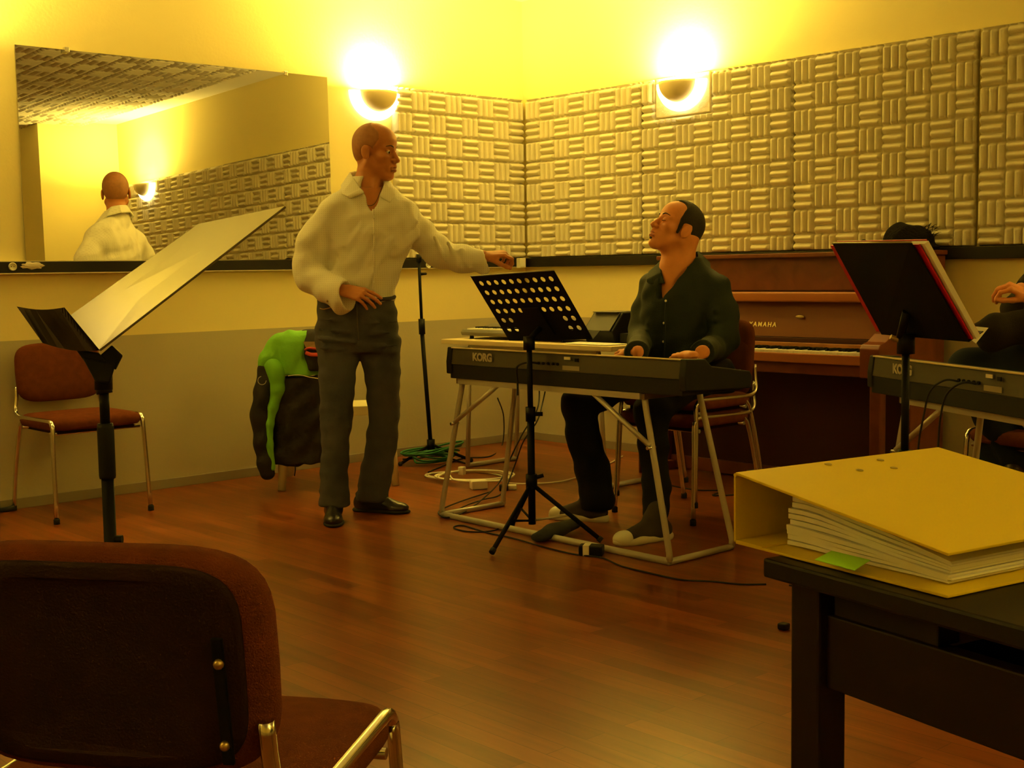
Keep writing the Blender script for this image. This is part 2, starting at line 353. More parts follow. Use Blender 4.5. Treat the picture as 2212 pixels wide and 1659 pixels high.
# ------------------------------------------------------------------ brown stacking chair (front towards local -y)
def make_chair(label, loc, rz, group, sw=.44, back_tilt=.09, seat_z=.465):
    t = thing('upholstered_chair', label, 'chair', loc, rz, group)
    # seat pad
    bm = bmesh.new(); nx, ny = 20, 20
    def pad(cx, cy, cz, w, d, th, crown, curve=0, rr=.25, M=None, ex=.32):
        bm = bmesh.new(); n = 40; layers = [(-.5, .86), (-.42, .96), (-.2, 1), (.15, 1), (.38, .965), (.5, .88), (.56, .6), (.6, .25)]
        rings = []
        for zf, sc in layers:
            ring = []
            for k in range(n):
                a = 2*math.pi*k/n; c, s_ = math.cos(a), math.sin(a); e = ex
                x = math.copysign(abs(c)**e, c)*w/2*sc; y = math.copysign(abs(s_)**e, s_)*d/2*sc
                ring.append(bm.verts.new((x, y, zf*th + (crown*(1-sc) if zf > .3 else 0) + curve*(x/(w/2))**2)))
            rings.append(ring)
        for A, B in zip(rings, rings[1:]):
            for k in range(n): bm.faces.new((A[k], A[(k+1) % n], B[(k+1) % n], B[k])).smooth = True
        bm.faces.new(rings[0][::-1]); bm.faces.new(rings[-1])
        bm.transform(Matrix.Translation((cx, cy, cz)) @ (M or Matrix()))
        return bm
    m = MB(); m._add(pad(0, -.025, seat_z-.018, sw+.022, .44, .056, .012)); m.build('seat', brown_fabric, t)
    MB().box((-sw/2+.03, -.20, seat_z-.062), (sw/2-.03, .16, seat_z-.046), .004).build('seat_board', brown_shell, t)
    Mb = Matrix.Rotation(math.pi/2-back_tilt, 4, 'X')
    # backrest: pad (front) + shell (rear)
    ce = Matrix.Translation((0, .209, .664)) @ Mb
    m = MB(); bm_ = pad(0, 0, 0, sw-.015, .285, .05, .010, .016, ex=.46); bm_.transform(ce); m._add(bm_); bk = m.build('backrest', brown_fabric, t)
    m = MB(); bm_ = pad(0, 0, 0, sw-.070, .255, .012, 0, .0125, ex=.42); bm_.transform(ce @ Matrix.Translation((0, 0, -.0262)) @ Matrix.Rotation(math.pi, 4, 'Z') ); m._add(bm_); m.build('back_panel', brown_shell, bk)
    for s in (-1, 1):
        q = lambda u, v, w_: tuple(ce @ Vector((s*u, v, w_)))
        MB().hexa([q(sw/2-.062, -.11, -.036), q(sw/2-.048, -.11, -.036), q(sw/2-.052, .045, -.036), q(sw/2-.066, .045, -.036), q(sw/2-.062, -.11, -.030), q(sw/2-.048, -.11, -.030), q(sw/2-.052, .045, -.030), q(sw/2-.066, .045, -.030)], .0015).build('back_bracket', black_metal, bk)
        for v in (-.085, .015):
            MB().sph(q(sw/2-.057, v, -.037), (.0065, .0065, .0065), 10).build('screw', brass, bk)
    for s in (-1, 1):
        x = s*sw/2
        MB().tube([(s*(sw/2+.012), -.25, .006), (s*(sw/2+.005), -.232, .30), (x, -.226, seat_z-.035), (x, -.217, seat_z-.016), (x, -.197, seat_z-.001), (x, -.12, seat_z-.001), (x, .12, seat_z-.004), (x, .185, seat_z+.004), (x*.985, .208, seat_z+.03), (x*.95, .212, .54), (x*.93, .215, .60)], .0105, 10, 3).build('side_frame', chrome, t)
        MB().tube([(x*.97, .10, seat_z-.03), (x*1.0, .15, seat_z-.045), (s*(sw/2+.008), .205, .22), (s*(sw/2+.012), .248, .006)], .0105, 10, 3).build('rear_leg', chrome, t)
        for y in (-.25, .248): MB().lathe([(.014, 0), (.014, .022), (.0112, .026), (.0112, .004)], 12, Matrix.Translation((s*(sw/2+.012), y, 0))).build('rubber_foot', rubber, t)
    MB().tube([(-sw/2, -.19, seat_z-.058), (sw/2, -.19, seat_z-.058)], .009, 10).build('cross_bar', chrome, t)
    MB().tube([(-sw/2, .13, seat_z-.05), (sw/2, .13, seat_z-.05)], .009, 10).build('cross_bar', chrome, t)
    return t
make_chair('brown fabric chair against the grey dado under the mirror, behind the leaning desk', (-3.232, -.285, 0), 0, 'brown upholstered chairs')
make_chair('brown chair seen from behind in the bottom left foreground', (-5.004, -4.627, 0), 2.19, 'brown upholstered chairs')
make_chair('lower brown chair of the stacked pair under the pianist', (-1.275, -2.43, 0), -math.pi/2, 'brown upholstered chairs')
make_chair('upper brown chair of the stacked pair, its back showing right of the pianist elbow', (-1.262, -2.43, .076), -math.pi/2, 'brown upholstered chairs')
# ------------------------------------------------------------------ trestle stands (silver tube)
def trestle(label, M, L, D, hz, group, top_d=.36):
    """local: x along length, y depth (0 = side facing the camera), placed by matrix M"""
    t = thing('keyboard_trestle', label, 'keyboard stand', M.to_translation(), 0, group)
    W = lambda p: M @ Vector(p)
    r = .0125; ins = .14; yf = 0; yb = D
    for x, s in ((0, 1), (L, -1)):
        a = W((x, 0, r)); b = W((x, D, r)); ta = W((x+s*ins, .02, hz)); tb = W((x+s*ins, D-.03, hz))
        MB().tube([ta, W((x+s*ins*.97, .02, hz-.03)), a+Vector((0,0,.03)), a], r, 12).build('leg', silver, t, True)
        MB().tube([tb, W((x+s*ins*.97, D-.03, hz-.03)), b+Vector((0,0,.03)), b], r, 12).build('leg', silver, t, True)
        MB().tube([a, b], r, 12).build('base_tube', silver, t, True)
        MB().hexa([W((x+s*ins-.018, 0, hz-.012)), W((x+s*ins+.018, 0, hz-.012)), W((x+s*ins+.018, D, hz-.012)), W((x+s*ins-.018, D, hz-.012)),
                   W((x+s*ins-.018, 0, hz+.010)), W((x+s*ins+.018, 0, hz+.010)), W((x+s*ins+.018, D, hz+.010)), W((x+s*ins-.018, D, hz+.010))]).build('cross_piece', mat('brown_metal', (.16,.10,.06), .5), t, True)
        k0 = W((x+s*ins*.69, .004, hz*.70)); k1 = W((x+s*(ins+.26), .005, hz-.005))
        MB().tube([k0, k1], .0105, 10).build('brace', silver, t, True)
        MB().tube([W((x+s*ins*.685, -.016, hz*.70-.005)), W((x+s*ins*.685, .03, hz*.70-.005))], .007, 8).build('bolt', chrome, t, True)
    MB().hexa([W(p) for p in ((ins, -.008, hz-.012), (L-ins, -.008, hz-.012), (L-ins, .010, hz-.012), (ins, .010, hz-.012), (ins, -.008, hz+.012), (L-ins, -.008, hz+.012), (L-ins, .010, hz+.012), (ins, .010, hz+.012))]).build('top_rail', silver, t, True)
    MB().hexa([W(p) for p in ((ins, D-.02, hz-.012), (L-ins, D-.02, hz-.012), (L-ins, D, hz-.012), (ins, D, hz-.012), (ins, D-.02, hz+.012), (L-ins, D-.02, hz+.012), (L-ins, D, hz+.012), (ins, D, hz+.012))]).build('top_rail', silver, t, True)
    MB().tube([W((0, 0, r)), W((L, 0, r))], r*1.1, 12).build('base_tube', silver, t, True)
    return t
M1 = frameM((-2.150, -1.70, 0), (-.014, -1, 0), (1, 0, 0))
trestle('silver tube trestle under the pianist keyboard', M1, 1.375, .375, .634, 'silver tube trestles')
d2 = Vector((-.49, -.872, 0)).normalized(); n2 = Vector((.872, -.49, 0)).normalized()
O2 = Vector((-1.625, -3.60, 0)) - d2*.03
M2 = frameM(O2 + n2*.03 + d2*.05, d2, n2)
trestle('silver tube trestle under the keyboard at the right photo edge', M2, 1.25, .36, .634, 'silver tube trestles')
# ------------------------------------------------------------------ stage keyboards (long black, logo on the back)
kb_top = mat('keyboard_back_grey', (.060,.052,.036), .42, .2); kb_low = mat('keyboard_low_black', (.007,.006,.005), .55, spec=.3)
logo_m = mat('logo_paint', (.42,.37,.26), .5)
def stage_kb(label, M, L, z0, group):
    t = thing('stage_keyboard', label, 'keyboard', M.to_translation(), 0, group)
    W = lambda x, y, z: M @ Vector((x, y, z))
    def loft(name, prof0, prof1, m, parent=t, bev=.003):
        n = len(prof0); mb = MB(); bm = bmesh.new()
        A = [bm.verts.new(W(*p)) for p in prof0]; B = [bm.verts.new(W(*p)) for p in prof1]
        bm.faces.new(A[::-1]); bm.faces.new(B)
        for k in range(n): bm.faces.new((A[k], A[(k+1) % n], B[(k+1) % n], B[k]))
        bmesh.ops.recalc_face_normals(bm, faces=bm.faces[:])
        if bev: bmesh.ops.bevel(bm, geom=bm.edges[:], offset=bev, segments=2, affect='EDGES', profile=.6)
        mb._add(bm); return mb.build(name, m, parent, True)
    low = [(.02, .004, z0), (.02, .37, z0), (.02, .385, z0+.055), (.02, .16, z0+.062), (.02, .004, z0+.062)]
    loft('lower_case', low, [(L-.02, p[1], p[2]) for p in low], kb_low)
    up = [(0, 0, z0+.062), (0, .165, z0+.062), (0, .165, z0+.085), (0, .12, z0+.128), (0, .010, z0+.134)]
    loft('upper_case', [(.03, *p[1:]) for p in up], [(L-.03, *p[1:]) for p in up], kb_top)
    end = [(0, -.003, z0+.02), (0, .39, z0+.005), (0, .40, z0+.05), (0, .385, z0+.072), (0, .15, z0+.105), (0, .115, z0+.134), (0, .006, z0+.139), (0, -.004, z0+.075)]
    for x0, x1 in ((0, .032), (L-.032, L)): loft('end_block', [(x0, *p[1:]) for p in end], [(x1, *p[1:]) for p in end], kb_low, bev=.005)
    bmk = MB()
    loft('key_slip', [(.032, .375, z0+.05), (.032, .395, z0+.05), (.032, .395, z0+.068), (.032, .375, z0+.068)], [(L-.032, .375, z0+.05), (L-.032, .395, z0+.05), (L-.032, .395, z0+.068), (L-.032, .375, z0+.068)], kb_low)
    nk = 52; kw = (L-.07)/nk; wk = MB(); bk = MB()
    for i in range(nk):
        x = .035+kw*i; wk.hexa([W(*p) for p in ((x+.0004, .172, z0+.060), (x+kw-.0004, .172, z0+.060), (x+kw-.0004, .372, z0+.060), (x+.0004, .372, z0+.060), (x+.0004, .172, z0+.078), (x+kw-.0004, .172, z0+.078), (x+kw-.0004, .372, z0+.076), (x+.0004, .372, z0+.076))])
        if i % 7 in (0, 1, 3, 4, 5) and i < nk-1:
            c = x+kw; bk.hexa([W(*p) for p in ((c-.005, .172, z0+.078), (c+.005, .172, z0+.078), (c+.005, .29, z0+.078), (c-.005, .29, z0+.078), (c-.004, .172, z0+.089), (c+.004, .172, z0+.089), (c+.004, .287, z0+.088), (c-.004, .287, z0+.088))])
    wk.build('white_keys', key_white, t, True); bk.build('black_keys', black_plastic, t, True)
    # raised light strip along the back top edge
    loft('top_edge_strip', [(.03, .002, z0+.134), (.03, .018, z0+.134), (.03, .018, z0+.1385), (.03, .002, z0+.1385)], [(L-.03, .002, z0+.134), (L-.03, .018, z0+.134), (L-.03, .018, z0+.1385), (L-.03, .002, z0+.1385)], mat('strip_grey', (.75,.62,.36), .4, .2), bev=0)
    X = (M.to_3x3() @ Vector((1,0,0))); Z = Vector((0,0,1))
    back = X.cross(Z)*-1
    tm = frameM(W(.245, -.0018, z0+.100), X, Z)
    text_obj('maker_logo', 'KORG', .046, tm, logo_m, t, bold=.0024, space=.98)
    # rear sockets panel
    sp = MB()
    for k in range(5): sp.lathe([(.006, -.002), (.006, .004), (.003, .004), (.003, 0)], 12, frameM(W(.60+.028*k, -.001, z0+.092), X, Z))
    sp.build('jack_sockets', black_plastic, t, True)
    MB().hexa([W(*p) for p in ((.75, -.0025, z0+.112), (.785, -.0025, z0+.112), (.785, .001, z0+.112), (.75, .001, z0+.112), (.75, -.0025, z0+.124), (.785, -.0025, z0+.124), (.785, .001, z0+.124), (.75, .001, z0+.124))]).build('rating_label', mat('label_white', (.8,.76,.6), .5), t, True)
    MB().hexa([W(*p) for p in ((.74, -.0022, z0+.070), (.835, -.0022, z0+.070), (.835, .001, z0+.070), (.74, .001, z0+.070), (.74, -.0022, z0+.088), (.835, -.0022, z0+.088), (.835, .001, z0+.088), (.74, .001, z0+.088))]).build('info_plate', mat('label_grey', (.30,.26,.18), .5), t, True)
    MB().hexa([W(*p) for p in ((.81, -.0022, z0+.106), (.83, -.0022, z0+.106), (.83, .001, z0+.106), (.81, .001, z0+.106), (.81, -.0022, z0+.120), (.83, -.0022, z0+.120), (.83, .001, z0+.120), (.81, .001, z0+.120))]).build('power_inlet', black_plastic, t, True)
    return t
MK1 = frameM((-2.172, -1.782, 0), (-.006, -1, 0), (1, 0, 0))
stage_kb('long dark keyboard the pianist plays, maker name on its back', MK1, 1.385, .6465, 'stage keyboards')
MK2 = frameM(O2, d2, n2)
stage_kb('dark keyboard at the right photo edge, angled away behind the stands', MK2, 1.385, .6465, 'stage keyboards')
# ------------------------------------------------------------------ table by the corner with small keyboard, box, papers
wood_top = mat('beige_laminate', (.66,.54,.30), .5, var=.06, vs=6)
t = thing('side_table', 'beige topped table in the room corner behind the dark keyboard', 'table', (-.92, -1.2, 0))
MB().box((-1.185, -1.87, .712), (-.655, -.545, .738), .004).build('table_top', wood_top, t, True)
for x in (-1.10, -.72):
    for y in (-.66, -1.74): MB().tube([(x, y*1.0, .012), (x, y + (.04 if y < -1 else -.04), .70)], .013, 12).build('leg', silver, t, True)
for y in (-.66, -1.74): MB().tube([(-1.10, y, .013), (-.72, y, .013)], .013, 12).build('base_tube', silver, t, True)
MB().box((-1.11, -1.70, .688), (-1.085, -.70, .712)).build('rail', silver, t, True); MB().box((-.735, -1.70, .688), (-.71, -.70, .712)).build('rail', silver, t, True)
MB().box((-1.10, -.72, .688), (-.72, -.695, .712)).build('rail', silver, t, True)
# small keyboard
t = thing('small_keyboard', 'small grey keyboard lying on the beige table behind the perforated stand', 'keyboard', (-.95, -.9, .738))
gk = mat('grey_plastic', (.12,.11,.09), .5)
MB().prism([(-1.075, .756), (-1.085, .775), (-1.07, .790), (-.94, .795), (-.86, .815), (-.80, .818), (-.79, .756)], -1.46, -.60, 'y', .004).build('case', gk, t, True)
wk = MB()
for i in range(36): wk.box((-1.068, -.64-.0215*(i+1)+.0007, .789), (-.945, -.64-.0215*i, .7975), .0008)
wk.build('white_keys', key_white, t, True); bk = MB()
for i in range(35):
    if i % 7 in (0, 1, 3, 4, 5): bk.box((-1.02, -.64-.0215*(i+1)-.005, .796), (-.945, -.64-.0215*(i+1)+.006, .805), .001)
bk.build('black_keys', black_plastic, t, True)
for y in (-.66, -1.40):
    for x in (-1.05, -.82): MB().lathe([(.012, 0), (.012, .019), (0, .019)], 12, Matrix.Translation((x, y, .738))).build('rubber_foot', rubber, t, True)
t = thing('monitor_box', 'black sloped speaker box on the beige table left of the pianist', 'speaker', (-.80, -1.56, .738))
MB().prism([(-.93, .8181), (-.70, .8181), (-.70, .9), (-.76, .925), (-.93, .86)] if False else [(-.96, .739), (-.70, .739), (-.68, .86), (-.74, .895), (-.90, .895), (-.985, .80)], -1.69, -1.48, 'y', .006).build('cabinet', black_plastic, t, True)
MB().box((-.93, -1.67, .8955), (-.75, -1.50, .899), .001).build('top_panel', mat('panel_grey', (.16,.15,.12), .5), t, True)
MB().sheet([(-.9895, -1.675, .803), (-.9895, -1.495, .803), (-.906, -1.495, .894), (-.906, -1.675, .894)], .003).build('grille', mat('grille_grey', (.07,.065,.055), .6), t, True)
o = MB().sheet([(-1.15, -1.80, .7415), (-1.15, -1.50, .7415), (-1.0, -1.47, .7415), (-1.0, -1.82, .7415)], .002).build('sheet_music', paper_m); tag(o, 'loose white sheets on the beige table beside the speaker box', 'paper')
o = MB().box((-.95, -1.86, .739), (-.70, -1.71, .79), .004).build('effects_unit', black_plastic); tag(o, 'low black electronic unit on the beige table next to the pianist arm', 'electronic unit')
random.seed(11); cb = MB()
for k in range(7):
    y0 = -1.70-.02*k*.3; z0 = .80+.02*(k % 4)
    pts = [(-.70+.0*k, -1.70, .83+.008*k)]
    for j in range(1, 6): pts.append((-.70+random.uniform(-.05, .04), -1.70-.035*j, .815+random.uniform(-.015, .05)-.004*j))
    pts.append((-.72+random.uniform(-.02,.02), -1.885, .745)); cb.tube(pts, .0033, 6, 5)
tag(cb.build('cable_tangle', rubber), 'tangle of thin black cables rising behind the black speaker box', 'cable')
# ------------------------------------------------------------------ upright piano against the right wall
pw = mat('piano_wood', (.20,.050,.014), .38, c2=(.13,.030,.008), vs=5, coat=.1, spec=.35); N, L, b = nodes(pw)
for n_ in N:
    if n_.bl_idname == 'ShaderNodeTexNoise': n_.inputs['Distortion'].default_value = 1.5
pw2 = mat('piano_rail_wood', (.40,.13,.030), .42, spec=.35)
pw3 = mat('piano_fallboard_wood', (.20,.062,.016), .5, spec=.25)
pdark = mat('piano_dark_wood', (.055,.013,.004), .5, spec=.25)
t = thing('upright_piano', 'brown upright piano against the right wall under the foam panels', 'piano', (-.35, -2.25, 0))
ya, yb_ = -3.03, -1.50
xb = -.055
MB().box((-.365, yb_-.035, 0.0), (xb, yb_, 1.165), .004).build('side_panel', pw, t, True)
MB().box((-.365, ya, 0.0), (xb, ya+.035, 1.165), .004).build('side_panel', pw, t, True)
MB().box((-.405, ya-.012, 1.165), (xb, yb_+.012, 1.188), .005).build('top_lid', pw, t, True)
MB().box((-.355, ya+.035, 1.00), (-.335, yb_-.035, 1.165)).build('upper_panel', pw, t, True)
MB().box((-.350, ya+.035, 1.135), (-.338, yb_-.035, 1.165)).build('lid_rail', pdark, t, True)
MB().box((-.335, ya+.035, .80), (-.315, yb_-.035, 1.02)).build('action_panel', pw, t, True)
MB().box((-.330, ya+.035, .08), (-.312, yb_-.035, .60)).build('knee_panel', pdark, t, True)
MB().box((-.345, ya+.035, 0.01), (-.30, yb_-.035, .08)).build('bottom_rail', pw, t, True)
# key bed, cheeks, key slip, legs
MB().box((-.615, ya+.02, .60), (-.33, yb_-.02, .665), .004).build('key_bed', pw, t, True)
MB().box((-.635, ya+.05, .655), (-.612, yb_-.05, .700), .004).build('key_slip', pw2, t, True)
for y0, y1 in ((ya, ya+.105), (yb_-.105, yb_)):
    MB().prism([(-.642, .60), (-.642, .735), (-.625, .755), (-.58, .765), (-.52, .80), (-.40, .835), (-.33, .86), (-.33, .60)], y0+.002, y1-.002, 'y', .005).build('cheek', pw, t, True)
for y in (ya+.02, yb_-.075):
    MB().box((-.60, y, 0.0), (-.545, y+.055, .60), .006).build('leg', pw, t, True)
    MB().box((-.60, y+.005, 0.0), (-.345, y+.05, .05), .005).build('toe_block', pw, t, True)
# fallboard folded up with bright rail
MB().sheet([(-.425, ya+.105, .765), (-.425, yb_-.105, .765), (-.375, yb_-.105, .945), (-.375, ya+.105, .945)], .016).build('fallboard', pw3, t, True)
MB().box((-.455, ya+.105, .943), (-.345, yb_-.105, .992), .010, seg=3).build('music_shelf', pw2, t, True)
MB().box((-.46, ya+.105, .742), (-.415, yb_-.105, .765), .003).build('name_rail', pdark, t, True)
MB().box((-.475, ya+.105, .722), (-.445, yb_-.105, .742), .003).build('red_rail', mat('wood_rail_light', (.42,.17,.055), .35), t, True)
nk = 52; kx0, kx1 = ya+.12, yb_-.12; kw = (kx1-kx0)/nk; wk = MB(); bk = MB()
for i in range(nk):
    y = kx0+kw*i; wk.box((-.608, y+.0005, .68), (-.46, y+kw-.0005, .712), .001)
    if i % 7 in (0, 1, 3, 4, 5) and i < nk-1: bk.box((-.552, y+kw-.0055, .712), (-.46, y+kw+.0055, .724), .001)
wk.build('white_keys', key_white, t, True); bk.build('black_keys', black_plastic, t, True)
_y = onx(1646, 701, -.424); tm = frameM((-.4245+(_y.z-.803)*.277, _y.y, _y.z), (0, -1, 0), (.05, 0, .18))
text_obj('maker_name', 'YAMAHA', .034, tm, brass, t, space=1.35, bold=.0006)
p = onx(1730, 684, -.41); MB().sph((p.x-.008, p.y, p.z), (.006, .026, .009), 16).build('lock_plate', brass, t, True)
# pedals
for k in range(3): MB().box((-.44, -2.30+.07*k, .05), (-.31, -2.27+.07*k, .062), .004).build('pedal', brass, t, True)
# ------------------------------------------------------------------ microphone stand in the corner
t = thing('microphone_stand', 'tall black microphone stand behind the standing man by the corner', 'microphone stand', (-.985, -.30, 0))
bx, by = -.985, -.30
topp = ony(905, 562, -.24); midp = ony(912, 722, -.275); basep = Vector((-.985, -.30, .13))
bp = onz(932, 968, .04)
basep = Vector((onz(933, 975, .05).x, onz(933, 975, .05).y, .10)); 
basep = ony(931, 960, -.30)
MB().tube([basep-Vector((0,0,.03)), midp], .0125, 12).build('lower_tube', black_metal, t, True)
MB().tube([midp, topp], .009, 12).build('upper_tube', black_metal, t, True)
dv = (midp-topp).normalized(); MB().tube([midp-dv*.09, midp], .019, 14).build('clutch', black_plastic, t, True)
MB().tube([topp-Vector((0,0,.012)), topp+Vector((0,0,.035))], .016, 12).build('top_swivel', black_plastic, t, True)
q = ony(914, 592, -.24); MB().tube([q-Vector((.02,0,0)), q+Vector((.022,0,.002))], .008, 8).build('wing_nut', black_plastic, t, True)
MB().tube([basep-Vector((0,0,.05)), basep+Vector((0,0,.03))], .024, 14).build('hub', black_plastic, t, True)
for a in (185, 300, 60):
    e = Vector((basep.x+.25*math.cos(math.radians(a)), min(-.02, basep.y+.25*math.sin(math.radians(a))), .012))
    MB().tube([basep, e], .009, 10).build('leg', black_metal, t, True); MB().sph(e, .014, 10).build('rubber_foot', rubber, t, True)
# green cable coil around its foot
gc = MB(); c = Vector((basep.x-.03, basep.y-.05, .02))
for k in range(7):
    R_ = .10+.012*k; pts = [(c.x+R_*1.25*math.cos(a+k), c.y+R_*.9*math.sin(a+k)*.8, .012+.01*k+.035*max(0, math.sin(a*1.0+k*.3))) for a in [2*math.pi*j/14 for j in range(14)]]
    gc.tube([(p[0], min(p[1], -.02), p[2]) for p in pts], .006, 6, 3, closed=True)
tag(gc.build('cable_coil', mat('green_cable', (.02,.17,.05), .5)), 'green cable coiled on the floor round the microphone stand foot', 'cable')
# ------------------------------------------------------------------ signed-distance modelling kit (smooth organic bodies)
class SDF:
    def __init__(s, lo, hi, h):
        s.h = h; s.lo = np.array(lo, float); n = np.ceil((np.array(hi)-s.lo)/h).astype(int)+1
        s.ax = [s.lo[i]+h*np.arange(n[i]) for i in range(3)]; s.F = np.full(n, .5, np.float32)
        s.R = np.eye(3); s.t = np.zeros(3); s.sc = 1.0; s.log = None
    def frame(s, M=None, sc=1.0):
        if M is None: s.R, s.t, s.sc = np.eye(3), np.zeros(3), 1.0
        else: s.R = np.array([[M[i][j] for j in range(3)] for i in range(3)]); s.t = np.array([M[i][3] for i in range(3)]); s.sc = sc
        return s
    def w(s, p): return s.R @ (np.array(p, float)*s.sc)+s.t
    def blk(s, lo, hi):
        i0 = np.maximum(np.floor((lo-s.lo)/s.h).astype(int), 0); i1 = np.minimum(np.ceil((hi-s.lo)/s.h).astype(int)+1, s.F.shape)
        if (i1 <= i0).any(): return None
        sl = tuple(slice(a, b) for a, b in zip(i0, i1))
        return sl, np.meshgrid(s.ax[0][sl[0]], s.ax[1][sl[1]], s.ax[2][sl[2]], indexing='ij')
    def comb(s, sl, d, k, op):
        A = s.F[sl]
        if op == 'u':
            if k <= 0: s.F[sl] = np.minimum(A, d)
            else:
                h = np.clip(.5+.5*(A-d)/k, 0, 1); s.F[sl] = A*(1-h)+d*h-k*h*(1-h)
        else:
            d = -d; h = np.clip(.5-.5*(A-d)/max(k, 1e-6), 0, 1); s.F[sl] = A*(1-h)+d*h+k*h*(1-h)
    def ell(s, c, r, k=.01, rot=None, op='u'):
        c = s.w(c); r = np.array(r, float)*s.sc; Rm = s.R if rot is None else s.R @ np.array([[rot[i][j] for j in range(3)] for i in range(3)])
        m = r.max()+k+2*s.h; q = s.blk(c-m, c+m)
        if q is None: return s
        sl, (X, Y, Z) = q; P = np.stack([X-c[0], Y-c[1], Z-c[2]], -1) @ Rm
        k0 = np.linalg.norm(P/r, axis=-1); k1 = np.linalg.norm(P/(r*r), axis=-1)+1e-9
        s.comb(sl, (k0*(k0-1)/k1).astype(np.float32), k, op); return s
    def cap(s, a, b, r0, r1=None, k=.01, sq=None, sf=1.0, op='u'):
        r1 = r0 if r1 is None else r1; a = s.w(a); b = s.w(b); r0 *= s.sc; r1 *= s.sc
        m = max(r0, r1)*max(1, sf)+k+2*s.h; q = s.blk(np.minimum(a, b)-m, np.maximum(a, b)+m)
        if q is None: return s
        sl, (X, Y, Z) = q; P = np.stack([X-a[0], Y-a[1], Z-a[2]], -1); ba = b-a; L2 = max(ba @ ba, 1e-9)
        t = np.clip((P @ ba)/L2, 0, 1); Q = P-t[..., None]*ba
        if sq is not None:
            v = s.R @ np.array(sq, float); v /= np.linalg.norm(v); Q = Q + (Q @ v)[..., None]*v*(1/sf-1)
        d = np.linalg.norm(Q, axis=-1)-(r0+(r1-r0)*t)
        s.comb(sl, d.astype(np.float32), k, op); return s
    def chain(s, pts, rs, k=.02, **kw):
        for i in range(len(pts)-1): s.cap(pts[i], pts[i+1], rs[i], rs[i+1], k, **kw)
        return s
    def colm(s, sec, k=.02, e=2.3, op='u', kz=.012):
        """sec: (z, cx, cy, a, b) elliptical sections, ascending z, world axes of the grid"""
        S = np.array(sorted(sec), float); z = S[:, 0]; pad = k+2*s.h
        lo = np.array([(S[:,1]-S[:,3]).min()-pad, (S[:,2]-S[:,4]).min()-pad, z[0]-pad]); hi = np.array([(S[:,1]+S[:,3]).max()+pad, (S[:,2]+S[:,4]).max()+pad, z[-1]+pad])
        q = s.blk(lo, hi)
        if q is None: return s
        sl, (X, Y, Z) = q; zz = np.linspace(z[0], z[-1], 80); ker = np.ones(7)/7
        f = []
        for i in range(1, 5):
            v = np.interp(zz, z, S[:, i]); vp = np.pad(v, 3, mode='edge'); v = np.convolve(vp, ker, 'valid'); f.append(np.interp(Z, zz, v))
        cx, cy, a, b = f; u = np.abs((X-cx)/a); v = np.abs((Y-cy)/b)
        d = ((u**e+v**e)**(1/e)-1)*np.minimum(a, b)*.9
        dz = np.maximum(z[0]-Z, Z-z[-1]); h = np.clip(.5-.5*(d-dz)/kz, 0, 1); d = d*(1-h)+dz*h+kz*h*(1-h)
        s.comb(sl, d.astype(np.float32), k, op); return s
    def box(s, c, r, k=.004, rot=None, rd=.003, op='u'):
        c = s.w(c); r = np.array(r, float)*s.sc; Rm = s.R if rot is None else s.R @ np.array([[rot[i][j] for j in range(3)] for i in range(3)])
        m = np.linalg.norm(r)+k+2*s.h; q = s.blk(c-m, c+m)
        if q is None: return s
        sl, (X, Y, Z) = q; P = np.abs(np.stack([X-c[0], Y-c[1], Z-c[2]], -1) @ Rm)-(r-rd)
        d = np.linalg.norm(np.maximum(P, 0), axis=-1)+np.minimum(P.max(-1), 0)-rd
        s.comb(sl, d.astype(np.float32), k, op); return s
    def field(s): return np.meshgrid(*s.ax, indexing='ij')
    def local(s):
        X, Y, Z = s.field(); P = (np.stack([X-s.t[0], Y-s.t[1], Z-s.t[2]], -1) @ s.R)/s.sc; return P[..., 0], P[..., 1], P[..., 2]
    def wrinkle(s, amp, ks, seed=1):
        rng = np.random.RandomState(seed); X, Y, Z = s.field(); W = 0
        for (kx, ky, kz, a) in ks:
            ph = rng.uniform(0, 6.28, 2); w0 = 1.3*np.sin(X*7+Z*5+ph[1])
            W = W + a*np.sin(kx*X+ky*Y+kz*Z+ph[0]+w0)
        s.F += (amp*W).astype(np.float32); return s
    def mesh(s, smooth=2):
        F = s.F.copy(); F[0] = F[-1] = .1; F[:, 0] = F[:, -1] = .1; F[:, :, 0] = F[:, :, -1] = .1
        F[F == 0] = 1e-6; n = F.shape; ins = F < 0
        cn = [(i, j, k) for i in (0,1) for j in (0,1) for k in (0,1)]
        def sub(A, c): return A[c[0]:n[0]-1+c[0], c[1]:n[1]-1+c[1], c[2]:n[2]-1+c[2]]
        cnt = sum(sub(ins, c).astype(np.int8) for c in cn); act = (cnt > 0) & (cnt < 8)
        idx = -np.ones(act.shape, np.int64); ii = np.argwhere(act); idx[act] = np.arange(len(ii))
        vals = {c: sub(F, c)[act] for c in cn}; acc = np.zeros((len(ii), 3)); num = np.zeros(len(ii))
        for c in cn:
            for ax in range(3):
                if c[ax] == 0:
                    d = list(c); d[ax] = 1; d = tuple(d); a = vals[c]; b = vals[d]; m = (a < 0) != (b < 0)
                    t = a[m]/(a[m]-b[m]); p = np.tile(np.array(c, float), (m.sum(), 1)); p[:, ax] = t; acc[m] += p; num[m] += 1
        V = s.lo+s.h*(ii+acc/num[:, None]); Fs = []
